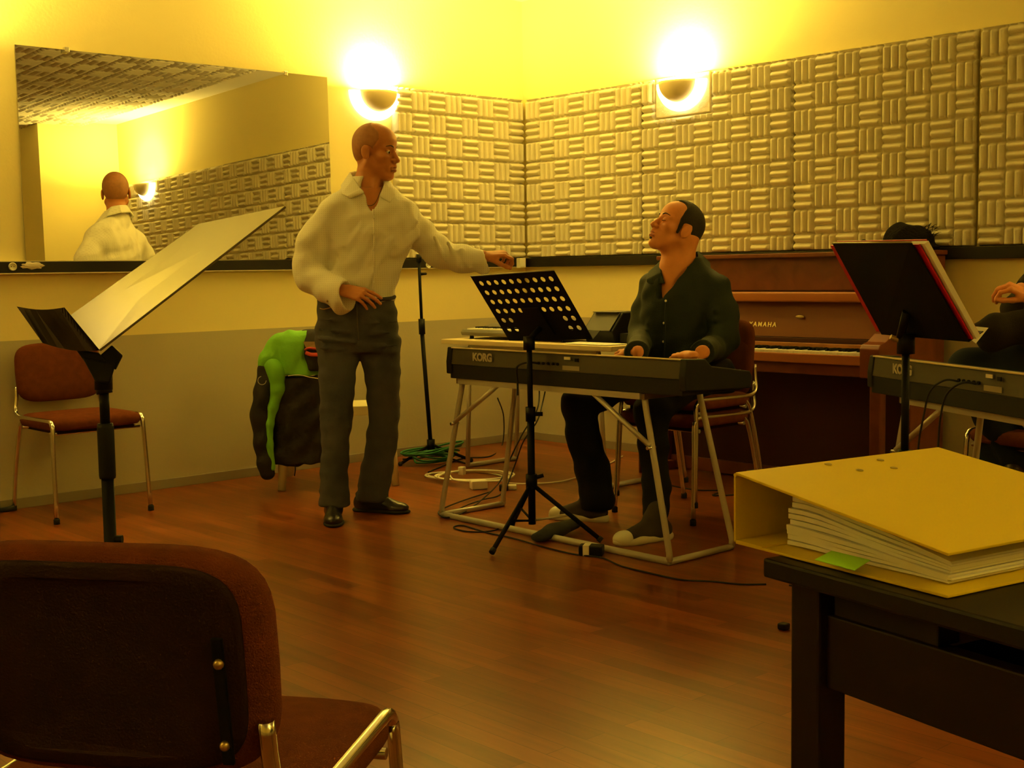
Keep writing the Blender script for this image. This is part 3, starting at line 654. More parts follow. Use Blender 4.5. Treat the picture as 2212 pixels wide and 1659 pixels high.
        for ax in range(3):
            o = [a for a in range(3) if a != ax]; A = ins[tuple(slice(0, n[i]-1) if i == ax else slice(1, n[i]-1) for i in range(3))]
            B = ins[tuple(slice(1, n[i]) if i == ax else slice(1, n[i]-1) for i in range(3))]
            for flip, m in ((0, A & ~B), (1, ~A & B)):
                e = np.argwhere(m)
                if not len(e): continue
                q = []
                for du, dv in ((0,0),(1,0),(1,1),(0,1)):
                    c = e.copy(); c[:, o[0]] += du; c[:, o[1]] += dv; q.append(idx[c[:,0], c[:,1], c[:,2]])
                q = np.stack(q, 1)
                if (flip == 1) ^ (ax == 1): q = q[:, ::-1]
                Fs.append(q)
        Fq = np.concatenate(Fs); Fq = Fq[(Fq >= 0).all(1)]
        E = np.concatenate([Fq[:, [i, (i+1) % 4]] for i in range(4)])
        for it in range(smooth):
            for lam in (.5, -.52):
                S = np.zeros_like(V); C = np.zeros(len(V)); 
                for k in range(3):
                    S[:, k] += np.bincount(E[:, 0], V[E[:, 1], k], len(V))+np.bincount(E[:, 1], V[E[:, 0], k], len(V))
                C = np.bincount(E[:, 0], minlength=len(V))+np.bincount(E[:, 1], minlength=len(V))
                V = V+lam*(S/np.maximum(C, 1)[:, None]-V)
        return V, Fq
def join(parts):
    Vs, Fs, o = [], [], 0
    for V, Fq in parts: Vs.append(V); Fs.append(Fq+o); o += len(V)
    return np.concatenate(Vs), np.concatenate(Fs)
def sdf_obj(name, g, m, parent=None, smooth=2, label=None): V, Fq = g.mesh(smooth); return np_mesh(name, V, Fq, m, parent, False, label)
# ------------------------------------------------------------------ body helpers; local frame: x = image right, y = away, z = up
RZ = YAW-math.pi/2; AX = Vector((math.sin(YAW), -math.cos(YAW), 0)); AY = Vector((math.cos(YAW), math.sin(YAW), 0))
class Loc:
    def __init__(s, root): s.o = Vector((root[0], root[1], 0))
    def __call__(s, px, py, dy=0):
        p = onp(px, py, AY, AY.dot(s.o)+dy)-s.o; return (p.dot(AX), p.dot(AY), p.z)
    def w(s, p): q = Vector(p)-s.o; return (q.dot(AX), q.dot(AY), q.z)
    def secs(s, rows):   # (pxL, pxR, py, dy, halfdepth)
        out = []
        for a, b, y, dy, hd in rows:
            A = s(a, y, dy); B = s(b, y, dy); out.append(((A[2]+B[2])/2, (A[0]+B[0])/2, dy, (B[0]-A[0])/2, hd))
        return out
def head_matrix(c, f, roll=0):
    f = Vector(f).normalized(); l = Vector((0,0,1)).cross(f).normalized(); u = f.cross(l)
    if roll: l, u = l*math.cos(roll)+u*math.sin(roll), u*math.cos(roll)-l*math.sin(roll)
    return [[f.x, l.x, u.x, c[0]], [f.y, l.y, u.y, c[1]], [f.z, l.z, u.z, c[2]]]
def head_sdf(g, M, sc, eyes_closed=False, nose=1.0, lip=1.0, jaw=1.0, ear=1.0):
    g.frame(M, sc)
    g.ell((-.012, 0, .042), (.099, .076, .088), 0); g.ell((.040, 0, .050), (.052, .062, .058), .02); g.ell((-.045, 0, .0), (.055, .060, .060), .02)
    g.ell((.040, 0, -.030), (.050, .056, .080), .025)
    for s in (-1, 1):
        g.cap((-.004, s*.052, -.045), (.062, s*.016, -.098), .019*jaw, .016*jaw, .025); g.ell((.058, s*.042, -.016), (.026, .022, .020), .018)
    g.ell((.070, 0, -.098), (.023, .026, .018), .018); g.ell((.076, 0, -.062), (.022, .030, .026), .015)
    for s in (-1, 1):
        g.ell((.101, s*.032, .006), (.022, .022, .014), .014, op='s')
        g.cap((.083, s*.012, .027), (.066, s*.047, .025), .009, .008, .012)
    g.cap((.084, 0, .020), (.106, 0, -.022), .0075*nose, .0105*nose, .010); g.ell((.108, 0, -.028), (.013*nose, .012*nose, .0105*nose), .006)
    for s in (-1, 1): g.ell((.098, s*.013*nose, -.031), (.011*nose, .008*nose, .0085*nose), .005); g.ell((.104, s*.0065, -.0405), (.0055, .0036, .004), .003, op='s')
    g.cap((.098, 0, -.050), (.096, 0, -.042), .008, .008, .008)
    # lips
    g.cap((.093, -.018, -.0585), (.099, 0, -.0555), .0052*lip, .0066*lip, .004); g.cap((.093, .018, -.0585), (.099, 0, -.0555), .0052*lip, .0066*lip, .004)
    g.cap((.092, -.015, -.0705), (.0965, 0, -.0715), .006*lip, .0080*lip, .004); g.cap((.092, .015, -.0705), (.0965, 0, -.0715), .006*lip, .0080*lip, .004)
    g.cap((.102, -.020, -.0640), (.106, 0, -.0633), .0022, .0022, .002, op='s'); g.cap((.102, .020, -.0640), (.106, 0, -.0633), .0022, .0022, .002, op='s')
    # eyeball + lids
    for s in (-1, 1):
        if eyes_closed: g.ell((.0765, s*.032, .006), (.0150, .0165, .0135), .004)
        else:
            g.cap((.080, s*.020, .0150), (.078, s*.045, .0125), .0050, .0045, .004); g.cap((.081, s*.020, .001), (.076, s*.044, .000), .0040, .0036, .004)
    # ears
    for s in (-1, 1):
        rot = Matrix.Rotation(-.22, 3, 'Y') @ Matrix.Rotation(-s*.28, 3, 'Z')
        g.ell((-.010, s*.0775*1.0, -.002), (.019*ear, .0075, .031*ear), .004, rot=rot)
        g.ell((-.004, s*.0850, .001), (.0095*ear, .0060, .0160*ear), .003, rot=rot, op='s'); g.ell((-.006, s*.078, -.024*ear), (.008, .006, .008), .004)
def hair_sdf(g, M, sc, th, prof, behind_ear=True):
    g.frame(M, sc); e = th
    g.ell((-.012, 0, .042), (.099+e, .076+e, .088+e), 0); g.ell((.040, 0, .050), (.052+e, .062+e, .058+e), .02); g.ell((-.045, 0, .0), (.055+e, .060+e, .060+e), .02)
    g.ell((.010, 0, -.010), (.055, .0655+e, .05), .015)
    x, y, z = g.local(); zs = [p[0] for p in prof]; a = np.interp(z, zs, [p[1] for p in prof]); a = a-np.clip((np.abs(y)-.02)/.04, 0, 1)*np.interp(z, zs, [p[2] for p in prof])
    d = (x-a)*.8*sc; dz = (zs[0]-z)*sc; d = np.maximum(d, dz)
    # keep clear of the ears
    de = .030-np.sqrt(((x+.006)/1.0)**2+((z+.006)/1.15)**2); d = np.maximum(d, np.where(np.abs(y) > .05, de*sc, -1))
    k = .004; A = g.F; h = np.clip(.5-.5*(A-d)/k, 0, 1); g.F = (A*(1-h)+d*h+k*h*(1-h)).astype(np.float32)
def hand_sdf(g, M, side, curl=(.3,.35,.4,.45), curl2=None, spread=.06, thumb=(.7,.2,.3), sc=1.0, wrist=.07):
    """fingers +x, back of hand +z, thumb towards +y for side=+1"""
    g.frame(M, sc); s = side
    base = [(.092, .030, 0), (.097, .0095, .002), (.092, -.0105, .0005), (.083, -.029, -.003)]
    Ls = [(.040,.025,.020), (.044,.028,.021), (.040,.026,.020), (.031,.019,.018)]; rr = [.0090, .0092, .0088, .0077]
    for i, (bx, by, bz) in enumerate(base): g.cap((.006, s*by*.62, 0), (bx, s*by, bz), .0155, .0115, .010, sq=(0,0,1), sf=.9)
    g.cap((-wrist, 0, 0), (.012, 0, 0), .0255, .0245, .014, sq=(0,0,1), sf=.74)
    g.cap((.018, s*.022, -.007), (.052, s*.034, -.012), .0150, .0125, .012)
    for i, (bx, by, bz) in enumerate(base):
        p = Vector((bx, s*by, bz)); yaw = s*spread*(1.5-i); a = curl[i]; c2 = (curl2[i] if curl2 else curl[i]*1.25); an = a
        for j, L_ in enumerate(Ls[i]):
            d = Vector((math.cos(an)*math.cos(yaw), math.cos(an)*math.sin(yaw), -math.sin(an))); q = p+d*L_
            r0 = rr[i]*(1-.09*j); g.cap(p, q, r0, r0*.93, .0035 if j else .006); p = q; an += c2*(1 if j == 0 else .6)
    p = Vector((.030, s*.032, -.010)); yaw, dn, c = thumb
    for j, (L_, r0) in enumerate(((.044, .0125), (.033, .0108), (.024, .0098))):
        y_ = yaw-c*j*1.0; d = Vector((math.cos(y_)*math.cos(dn), s*math.sin(y_)*math.cos(dn), -math.sin(dn))); q = p+d*L_; g.cap(p, q, r0, r0*.9, .006); p = q
def axes(o, x, zup):   # matrix with +x along x and +z near zup
    x = Vector(x).normalized(); z = Vector(zup); z = (z-x*z.dot(x)).normalized(); y = z.cross(x)
    return [[x.x, y.x, z.x, o[0]], [x.y, y.y, z.y, o[1]], [x.z, y.z, z.z, o[2]]]
def V3(M, p): return tuple(M[i][0]*p[0]+M[i][1]*p[1]+M[i][2]*p[2]+M[i][3] for i in range(3))
def face_parts(t, body, M, sc, skin_l, brow_m, lip_m, closed, lip=1.0, iris=(.03,.015,.01)):
    for s in (-1, 1):
        if not closed:
            e = MB(); e.sph(V3(M, (.0735*sc, s*.032*sc, .0072*sc)), .0128*sc, 18); o = e.build('eye', mat('eye_white', (.75,.70,.58), .25), body)
            q = MB(); q.sph(V3(M, (.0815*sc, s*.0325*sc, .0050*sc)), .0066*sc, 12); q.build('iris', mat('iris_dark', iris, .2), o)
        else:
            q = MB(); q.tube([V3(M, (.0870*sc, s*.0215*sc, .0010*sc)), V3(M, (.0925*sc, s*.031*sc, -.0005*sc)), V3(M, (.0845*sc, s*.046*sc, .0010*sc))], .0014*sc, 6, 4).build('eyelash', brow_m, body)
        q = MB(); q.tube([V3(M, (.0935*sc, s*.013*sc, .0285*sc)), V3(M, (.0900*sc, s*.030*sc, .0345*sc)), V3(M, (.0745*sc, s*.050*sc, .0290*sc))], [.0032*sc, .0014*sc], 6, 4).build('eyebrow', brow_m, body)
    for zz, r, x1, x2 in ((-.0582, .0040, .0970, .1010), (-.0712, .0052, .0965, .1000)):
        q = MB(); q.tube([V3(M, (x1*sc-.004*sc, -.019*sc, (zz-.002)*sc)), V3(M, (x2*sc, -.006*sc, zz*sc)), V3(M, (x2*sc, .006*sc, zz*sc)), V3(M, (x1*sc-.004*sc, .019*sc, (zz-.002)*sc))], r*sc*lip, 8, 5).build('lip', lip_m, body)
# ------------------------------------------------------------------ shoes
def shoe_sdf(g, M, sc=1.0, zlo=.0):
    g.frame(M, sc)
    g.ell((-.045, 0, .042), (.043, .034, .045), 0); g.cap((-.03, 0, .045), (.11, 0, .028), .040, .034, .02); g.ell((.135, .004, .026), (.062, .043, .029), .02)
    g.cap((-.01, 0, .05), (.01, 0, .095), .040, .040, .02); g.cap((.02, 0, .075), (.09, 0, .045), .030, .028, .015)
def sole_sdf(g, M, sc, h):
    g.frame(M, sc)
    for c, r in (((-.045, 0, h/2), (.050, .038, h)), ((.03, .002, h/2), (.075, .037, h)), ((.115, .005, h/2), (.090, .048, h))): g.ell(c, r, .012)
# ------------------------------------------------------------------ standing man
R1 = (-2.345, -1.34); P = Loc(R1)
t = thing('person', 'standing man in white patterned shirt and blue jeans, one arm stretched out', 'person', (R1[0], R1[1], 0), RZ)
skin1 = mat('skin_dark', (.54,.205,.062), .48, var=.12, vs=30, bump=.10, bs=220, spec=.4)
stub1 = mat('stubble_dark', (.36,.145,.050), .6, var=.2, vs=60)
# head
fh = (.925, -.36, -.10); hc = P(811, 330); sc1 = 1.03
HM = head_matrix(hc, fh, .03)
g = SDF((hc[0]-.14, -.16, hc[2]-.30), (hc[0]+.17, .16, hc[2]+.17), .0030)
head_sdf(g, HM, sc1, nose=1.12, lip=1.25)
g.frame(None); nb = P(796, 405, .015); nm = P(798, 372, .01)
g.cap(nm, nb, .058, .066, .03); g.cap(nb, P(800, 440, .02), .066, .095, .03, sq=(0,1,0), sf=.75)
g.cap(P(812, 395, -.045), P(806, 446, -.070), .012, .010, .03)
head_part = g.mesh(1)
# body under the clothes + hands
HR = axes(P(742, 627, -.225), Vector(P(800, 640, -.27))-Vector(P(742, 627, -.225)), (.30, -.75, .60))
gh = SDF(Vector(P(742, 627, -.25))-Vector((.10, .12, .14)), Vector(P(742, 627, -.25))+Vector((.25, .12, .12)), .0026)
hand_sdf(gh, HR, -1 if False else 1, curl=(.30,.38,.46,.55), curl2=(.25,.30,.34,.40), spread=.07, thumb=(.35,.35,.3), sc=.98)
hand_r = gh.mesh(1)
c0 = P(1046, 553, -.02)
HL = axes(c0, Vector((1, .10, .12)), (.0, -.35, .94))
gl = SDF(Vector(c0)-Vector((.10, .11, .14)), Vector(c0)+Vector((.19, .12, .12)), .0026)
hand_sdf(gl, HL, -1 if True else 1, curl=(.55,.85,1.0,1.1), curl2=(1.05,1.0,.95,.9), spread=.05, thumb=(.35,.55,.35), sc=.98)
hand_l = gl.mesh(1)
gb = SDF((-.45, -.35, -.02), (.62, .30, 1.52), .011)
gb.colm(P.secs([(696,846,650,0,.11), (700,850,600,0,.10), (702,872,540,0,.10), (700,892,470,0,.10), (720,868,430,0,.085), (760,835,405,0,.06)]))
gb.chain([P(716,458,-.04), P(677,530,-.07), P(667,590,-.09), P(742,627,-.225)], [.050,.045,.040,.026])
gb.chain([P(876,470,.06), P(940,545,.05), P(985,555,.02), c0], [.048,.044,.040,.026])
gb.colm(P.secs([(700,765,770,-.05,.07), (702,748,900,-.07,.055), (702,742,1000,-.09,.05), (708,740,1100,-.10,.05)]))
gb.colm(P.secs([(785,855,770,.03,.07), (808,854,900,.06,.055), (790,840,1000,.08,.05), (785,820,1090,.095,.05)]))
gb.colm(P.secs([(715,835,738,0,.080), (700,846,700,0,.10), (700,845,640,0,.10)]))
V_, F_ = join([head_part, hand_r, hand_l, gb.mesh(2)])
body1 = np_mesh('body', V_, F_, skin1, t)
face_parts(t, body1, HM, sc1, skin1, mat('brow_black', (.03,.015,.008), .7), mat('lip_brown', (.25,.075,.045), .4), False, lip=1.15)
g = SDF((hc[0]-.14, -.14, hc[2]-.12), (hc[0]+.16, .14, hc[2]+.16), .0030)
hair_sdf(g, HM, sc1, .0018, [(-.075,-.050,0), (-.04,-.030,0), (-.01,.012,0), (.03,.030,0), (.06,.048,.0), (.09,.030,-.01), (.12,-.012,-.01), (.15,-.03,0)])
sdf_obj('hair', g, stub1, t, 1)
# shirt
shirt_m = mat('white_patterned_shirt', (.80,.77,.66), .85, bump=.25, bs=38, spec=.15); N, L, b = nodes(shirt_m)
tc = N.new('ShaderNodeTexCoord'); sp = N.new('ShaderNodeSeparateXYZ'); L.new(tc.outputs['Object'], sp.inputs[0])
def sinn(out, f, ph=0):
    m_ = N.new('ShaderNodeMath'); m_.operation = 'MULTIPLY'; m_.inputs[1].default_value = f; L.new(out, m_.inputs[0])
    s_ = N.new('ShaderNodeMath'); s_.operation = 'SINE'; L.new(m_.outputs[0], s_.inputs[0]); return s_.outputs[0]
m1 = N.new('ShaderNodeMath'); m1.operation = 'ADD'; L.new(sp.outputs['X'], m1.inputs[0]); L.new(sp.outputs['Z'], m1.inputs[1])
m2 = N.new('ShaderNodeMath'); m2.operation = 'SUBTRACT'; L.new(sp.outputs['X'], m2.inputs[0]); L.new(sp.outputs['Z'], m2.inputs[1])
m3 = N.new('ShaderNodeMath'); m3.operation = 'MULTIPLY'; L.new(sinn(m1.outputs[0], 330), m3.inputs[0]); L.new(sinn(m2.outputs[0], 330), m3.inputs[1])
m4 = N.new('ShaderNodeMath'); m4.operation = 'GREATER_THAN'; m4.inputs[1].default_value = .7; L.new(m3.outputs[0], m4.inputs[0])
mx = N.new('ShaderNodeMix'); mx.data_type = 'RGBA'; mx.inputs[6].default_value = (.80,.77,.66,1); mx.inputs[7].default_value = (.66,.62,.50,1); L.new(m4.outputs[0], mx.inputs[0]); L.new(mx.outputs[2], b.inputs['Base Color'])
def folds(g, a, b_, n, amp, r=.016, seed=3):
    """soft diagonal fold ridges running from points near a to points near b_"""
    rng = np.random.RandomState(seed)
    for i in range(n):
        pa = np.array(a[0])+(np.array(a[1])-np.array(a[0]))*(i+.5)/n; pb = np.array(b_[0])+(np.array(b_[1])-np.array(b_[0]))*(i+.5+rng.uniform(-.3,.3))/n
        g.cap(tuple(pa), tuple(pb), r*.5, r*.25, amp)
g = SDF((-.50, -.46, .88), (.68, .26, 1.56), .0066)
rows = [(688,853,652,0,.130), (685,857,630,0,.134), (691,861,600,0,.132), (693,879,550,0,.130), (690,899,500,0,.132), (690,906,470,0,.126), (695,902,448,0,.110), (712,880,428,0,.092), (738,852,408,.005,.078), (757,836,390,.012,.070), (760,828,378,.014,.066)]
g.colm(P.secs(rows), e=2.2)
g.chain([P(722,456,-.05), P(677,520,-.07), P(665,575,-.085)], [.068,.069,.068], k=.04)
g.chain([P(665,575,-.085), P(672,600,-.10), P(712,622,-.17), P(742,640,-.225)], [.070,.068,.066,.068], k=.02)
g.chain([P(730,640,-.20), P(738,655,-.21)], [.060,.050], k=.02)
g.chain([P(872,466,.06), P(912,510,.07), P(948,546,.05), P(1000,560,.01), P(1042,563,-.02)], [.066,.068,.066,.060,.050], k=.03)
g.chain([P(1036,566,-.02), P(1044,580,-.02)], [.040,.028], k=.02)
# sleeve openings
dr = (Vector(P(800, 640, -.27))-Vector(P(742, 627, -.225))).normalized()
g.frame(None); c_ = Vector(P(748, 632, -.235)); g.cap(tuple(c_+dr*.012), tuple(c_+dr*.12), .052, .052, .006, op='s'); g.cap(tuple(c_+dr*.05), tuple(c_+dr*.14), .075, .075, .006, op='s')
c_ = Vector(P(1046, 558, -.02)); g.cap(tuple(c_+Vector((.004,0,0))), tuple(c_+Vector((.1,0,0))), .034, .034, .006, op='s'); g.cap(tuple(c_+Vector((.052,0,0))), tuple(c_+Vector((.14,0,0))), .060, .060, .006, op='s')
# neck opening and V
nk = Vector(P(798, 385, .012))
g.cap(tuple(nk), tuple(nk+Vector((0,0,.10))), .056, .075, .008, op='s')
for k in range(6):
    f_ = k/5; c_ = Vector(P(801+3*f_, 398+54*f_, -.10)); w_ = .040*(1-f_)+.010
    g.cap(tuple(c_+Vector((0,-.10,0))), tuple(c_+Vector((0,.055+.012*(1-f_),0))), w_, w_, .008, op='s')
folds(g, (P(716,585,-.125), P(800,622,-.135)), (P(775,480,-.128), P(850,520,-.125)), 5, .032, .020)
folds(g, (P(862,500,-.085), P(850,560,-.10)), (P(900,470,-.06), P(905,520,-.06)), 3, .030, .018)
folds(g, (P(720,460,-.09), P(712,500,-.10)), (P(745,520,-.125), P(735,560,-.13)), 2, .030, .018)
folds(g, (P(640,560,-.07), P(650,600,-.09)), (P(700,575,-.13), P(690,610,-.14)), 3, .018)
folds(g, (P(925,505,-.03), P(1010,545,-.06)), (P(950,570,-.03), P(1030,580,-.06)), 3, .026, .016)
g.wrinkle(1.0, [(46, 10, -38, .0022), (-30, 22, 60, .0018), (90, 30, 25, .0011), (20, 15, -85, .0009)], 5)
shirt = sdf_obj('shirt', g, shirt_m, t, 2)
# collar
cb = MB()
def wing(pts, th): cb.sheet([Vector(q) for q in pts], th)
g = SDF((-.20, -.20, 1.40), (.25, .20, 1.62), .0030)
ring = [P(762,378,.055), P(757,384,.010), P(764,398,-.050), P(786,424,-.105)]
def flap(g, top, bot, th):
    n = 36
    for i in range(n):
        f_ = i/(n-1)*(len(top)-1); j = min(int(f_), len(top)-2); u = f_-j
        a = Vector(top[j]).lerp(Vector(top[j+1]), u); b_ = Vector(bot[j]).lerp(Vector(bot[j+1]), u); g.cap(tuple(a), tuple(b_), th, th, .003)
flap(g, [P(764,372,.066), P(756,374,.020), P(764,388,-.045), P(779,410,-.092)], [P(756,392,.085), P(738,400,.010), P(740,418,-.075), P(752,424,-.110)], .0042)
flap(g, [P(779,410,-.092), P(784,416,-.100)], [P(752,424,-.110), P(756,426,-.112)], .0042)
flap(g, [P(826,376,.066), P(834,380,.020), P(832,396,-.040), P(822,424,-.090)], [P(838,398,.085), P(850,404,.020), P(852,420,-.055), P(842,436,-.092)], .0042)
flap(g, [P(764,372,.066), P(795,370,.082), P(826,376,.066)], [P(756,392,.085), P(797,390,.105), P(838,398,.085)], .0042)
sdf_obj('collar', g, shirt_m, shirt, 1)
pk = MB(); pk.tube([P(806,452,-.128), P(808,500,-.142), P(808,560,-.144), P(806,632,-.143)], .0045, 6, 6); pk.build('button_placket', shirt_m, shirt)
bt = MB()
for y in (470, 505, 540, 575, 610): bt.sph(P(807, y, -.1465), (.0052, .003, .0052), 10)
bt.build('buttons', mat('pearl_button', (.8,.78,.65), .3), shirt)
q = MB(); q.sph(P(707,650,-.245), .006, 10); q.build('cuff_button', brass, shirt)
ck = MB(); ck.tube([P(776,398,-.058), P(790,438,-.088), P(800,444,-.092), P(812,436,-.088), P(826,402,-.055)], .0016, 6, 6); ck.build('neck_chain', mat('dark_chain', (.12,.08,.04), .4, .6), body1)
# jeans
jeans = mat('blue_jeans', (.095,.090,.105), .9, c2=(.042,.044,.054), vs=5, bump=.3, bs=330, spec=.15); N, L, b = nodes(jeans)
g = SDF((-.24, -.28, .02), (.26, .26, 1.08), .0072)
g.colm(P.secs([(688,850,636,0,.122), (684,856,680,0,.128), (682,862,720,0,.125), (684,864,760,0,.112)]), e=2.3)
g.colm(P.secs([(685,777,730,-.01,.100), (687,775,770,-.03,.096), (690,766,830,-.07,.086), (692,762,900,-.10,.080), (694,754,960,-.12,.074), (693,752,1020,-.14,.072), (690,755,1075,-.155,.076), (688,758,1092,-.155,.078)]), k=.02)
g.colm(P.secs([(774,864,730,.01,.100), (780,864,770,.02,.096), (790,864,830,.02,.086), (797,863,900,.025,.080), (790,858,960,.03,.074), (778,848,1020,.03,.074), (770,840,1070,.03,.078), (768,838,1082,.03,.080)]), k=.02)
rng = np.random.RandomState(8)
for (x0, x1, y, dyy) in ((690,755,712,-.12), (690,765,732,-.12), (690,770,752,-.12), (690,745,690,-.12), (800,858,700,-.12), (795,860,724,-.11), (790,860,748,-.10), (695,750,905,-.14), (700,755,922,-.14), (805,860,905,-.01), (692,752,1062,-.17), (695,755,1078,-.17), (775,835,1050,.02), (770,835,1066,.02)):
    g.cap(P(x0, y, dyy), P(x1, y+rng.uniform(-9, 9), dyy-.01), .007, .004, .016)
g.wrinkle(1.0, [(40, 12, 30, .0018), (12, 20, 85, .0016), (70, 5, -45, .0010)], 9)
jn = sdf_obj('jeans', g, jeans, t, 2)
bl = MB(); bl.tube([P(690,642,-.02), P(700,645,-.10), P(770,650,-.135), P(840,645,-.10), P(852,641,-.02)], .009, 8, 6); bl.build('waistband', jeans, jn)
sl = MB(); sl.tube([P(770,652,-.142), P(772,690,-.135), P(775,735,-.118)], .0035, 6, 5); sl.build('fly_seam', mat('jeans_seam', (.09,.085,.07), .8), jn)
sl = MB(); sl.tube([P(687,664,-.045), P(700,668,-.11), P(722,662,-.135)], .0025, 6, 5); sl.build('pocket_trim', mat('orange_thread', (.45,.25,.08), .8), jn)
leather = mat('black_leather', (.016,.013,.012), .28, bump=.15, bs=60)
for (p0, dx, nm) in ((Vector(P(720,1092,-.155))*1.0, Vector((.10, -1, 0)), 'l'), (Vector(P(800,1075,.03))*1.0, Vector((1, -.35, 0)), 'r')):
    p0.z = 0; M_ = axes(p0, dx, (0, 0, 1)); g = SDF(p0-Vector((.20, .22, 0.0)), p0+Vector((.24, .20, .16)), .004); shoe_sdf(g, M_, .98)
    g.F[:, :, :1] = np.maximum(g.F[:, :, :1], .002); sh = sdf_obj('shoe', g, leather, t, 1)
    g = SDF(p0-Vector((.20, .22, 0.004)), p0+Vector((.24, .20, .05)), .004); sole_sdf(g, M_, .98, .016); sdf_obj('sole', g, rubber, sh, 1)
    lc = MB()
    for k in range(3): lc.tube([V3(M_, (.045+.018*k, -.016, .083-.010*k)), V3(M_, (.047+.018*k, 0, .090-.011*k)), V3(M_, (.045+.018*k, .016, .083-.010*k))], .0025, 6, 3)
    lc.build('laces', mat('black_lace', (.03,.028,.025), .6), sh)
# ------------------------------------------------------------------ seated pianist
R2 = (-1.28, -2.44); P = Loc(R2)
t = thing('person', 'seated pianist in dark green shirt, head tilted back with eyes closed', 'person', (R2[0], R2[1], 0), RZ)
skin2 = mat('skin_light', (.74,.285,.095), .5, var=.08, vs=30, bump=.08, bs=240, spec=.4)
hair2 = mat('dark_hair', (.022,.014,.009), .75, var=.3, vs=90, bump=.5, bs=260)
fx = Vector((-.94, -.34, 0)).normalized(); up_a = math.radians(27); fh = (fx.x*math.cos(up_a), fx.y*math.cos(up_a), math.sin(up_a))
hc = P(1461, 497); sc2 = 1.05; HM = head_matrix(hc, fh)
g = SDF((hc[0]-.19, -.18, hc[2]-.33), (hc[0]+.20, .18, hc[2]+.17), .0030)
head_sdf(g, HM, sc2, eyes_closed=True, nose=1.08, ear=1.12)
g.frame(None); g.cap(P(1478,520,.0), P(1468,570,.0), .060, .064, .03); g.cap(P(1447,527,-.005), P(1452,560,-.01), .040, .048, .03)
g.cap(P(1468,570,.0), P(1470,606,.01), .066, .10, .03, sq=(.3,1,0), sf=.8); g.cap(P(1448,580,-.03), P(1446,645,-.062), .050, .040, .03)
head_part = g.mesh(1)
hz = .748
wr = Vector(P.w(onz(1368, 760, .782))); fr = Vector(P.w(onz(1300, 757, .760)))
def playing_hand(wr, fr, side, lift):
    M_ = axes(wr, fr-wr, (0, 0, 1)); g = SDF(wr-Vector((.15, .15, .09)), wr+Vector((.15, .15, .10)) if False else (wr.x+.12, wr.y+.15, wr.z+.09), .0027)
    g = SDF((min(wr.x, fr.x)-.16, min(wr.y, fr.y)-.16, wr.z-.10), (max(wr.x, fr.x)+.12, max(wr.y, fr.y)+.14, wr.z+.09), .0028)
    hand_sdf(g, M_, side, curl=(.22,.25,.28,.30), curl2=(.55,.58,.58,.55), spread=.09, thumb=(.55,.25,.2), sc=.98, wrist=.055); return g.mesh(1)
HW = .05; h1 = playing_hand(wr, fr, 1, 0); w1 = wr.copy(); wd1 = (wr-fr).normalized()
wr = Vector(P.w(onz(1486, 768, .784))); fr = Vector(P.w(onz(1404, 764, .762)))
h2 = playing_hand(wr, fr, -1, 0); w2 = wr.copy(); wd2 = (wr-fr).normalized()
Lw = lambda x, y, z: P.w((x, y, z))
gb = SDF((-.80, -.70, -.02), (.40, .50, 1.42), .011)
gb.colm(P.secs([(1400,1545,820,.02,.10), (1405,1535,780,.02,.10), (1400,1545,700,0,.10), (1400,1545,640,0,.10), (1420,1530,600,0,.08)]))
SL1 = [P(1412,618,.085), P(1393,672,.08), P(1387,712,.06), P(1384,735,.0), tuple(w1+wd1*.060)]; SL2 = [P(1546,625,-.075), P(1562,680,-.12), P(1566,728,-.15), P(1545,750,-.17), tuple(w2+wd2*.060)]
gb.chain(SL1, [.045,.040,.038,.034,.026]); gb.chain(SL2, [.045,.040,.038,.034,.026])
kr, kl = Lw(-1.72, -2.17, .515), Lw(-1.72, -2.60, .515)
ar, al = Lw(-1.745, -2.30, .10), Lw(-1.86, -2.735, .10)
gb.chain([Lw(-1.22, -2.34, .62), Lw(-1.50, -2.24, .60), kr, Lw(-1.735, -2.20, .38), Lw(-1.735, -2.265, .22), ar], [.07,.06,.055,.05,.045,.04]); gb.chain([Lw(-1.22, -2.54, .62), Lw(-1.50, -2.58, .60), kl, Lw(-1.76, -2.64, .38), Lw(-1.80, -2.69, .22), Lw(-1.84, -2.725, .115)], [.07,.06,.052,.042,.038,.036])
V_, F_ = join([head_part, h1, h2, gb.mesh(2)])
body2 = np_mesh('body', V_, F_, skin2, t)
face_parts(t, body2, HM, sc2, skin2, hair2, mat('lip_red', (.42,.13,.08), .45), True)
sp_ = MB(); c_ = V3(HM, (.094*sc2, 0, -.083*sc2)); sp_.sph(c_, (.008, .010, .006), 10); sp_.build('chin_tuft', hair2, body2)
g = SDF((hc[0]-.18, -.16, hc[2]-.16), (hc[0]+.19, .16, hc[2]+.17), .0030)
hair_sdf(g, HM, sc2, .0065, [(-.085,-.052,0), (-.05,-.035,0), (-.025,.006,0), (.0,.026,0), (.035,.034,.0), (.07,.040,.012), (.10,.052,.035), (.125,.050,.045), (.15,.03,.04)])
g.frame(HM, sc2)
for s in (-1, 1): g.cap((.018, s*.0650, .02), (.020, s*.0640, -.022), .009, .006, .004)
sdf_obj('hair', g, hair2, t, 1)
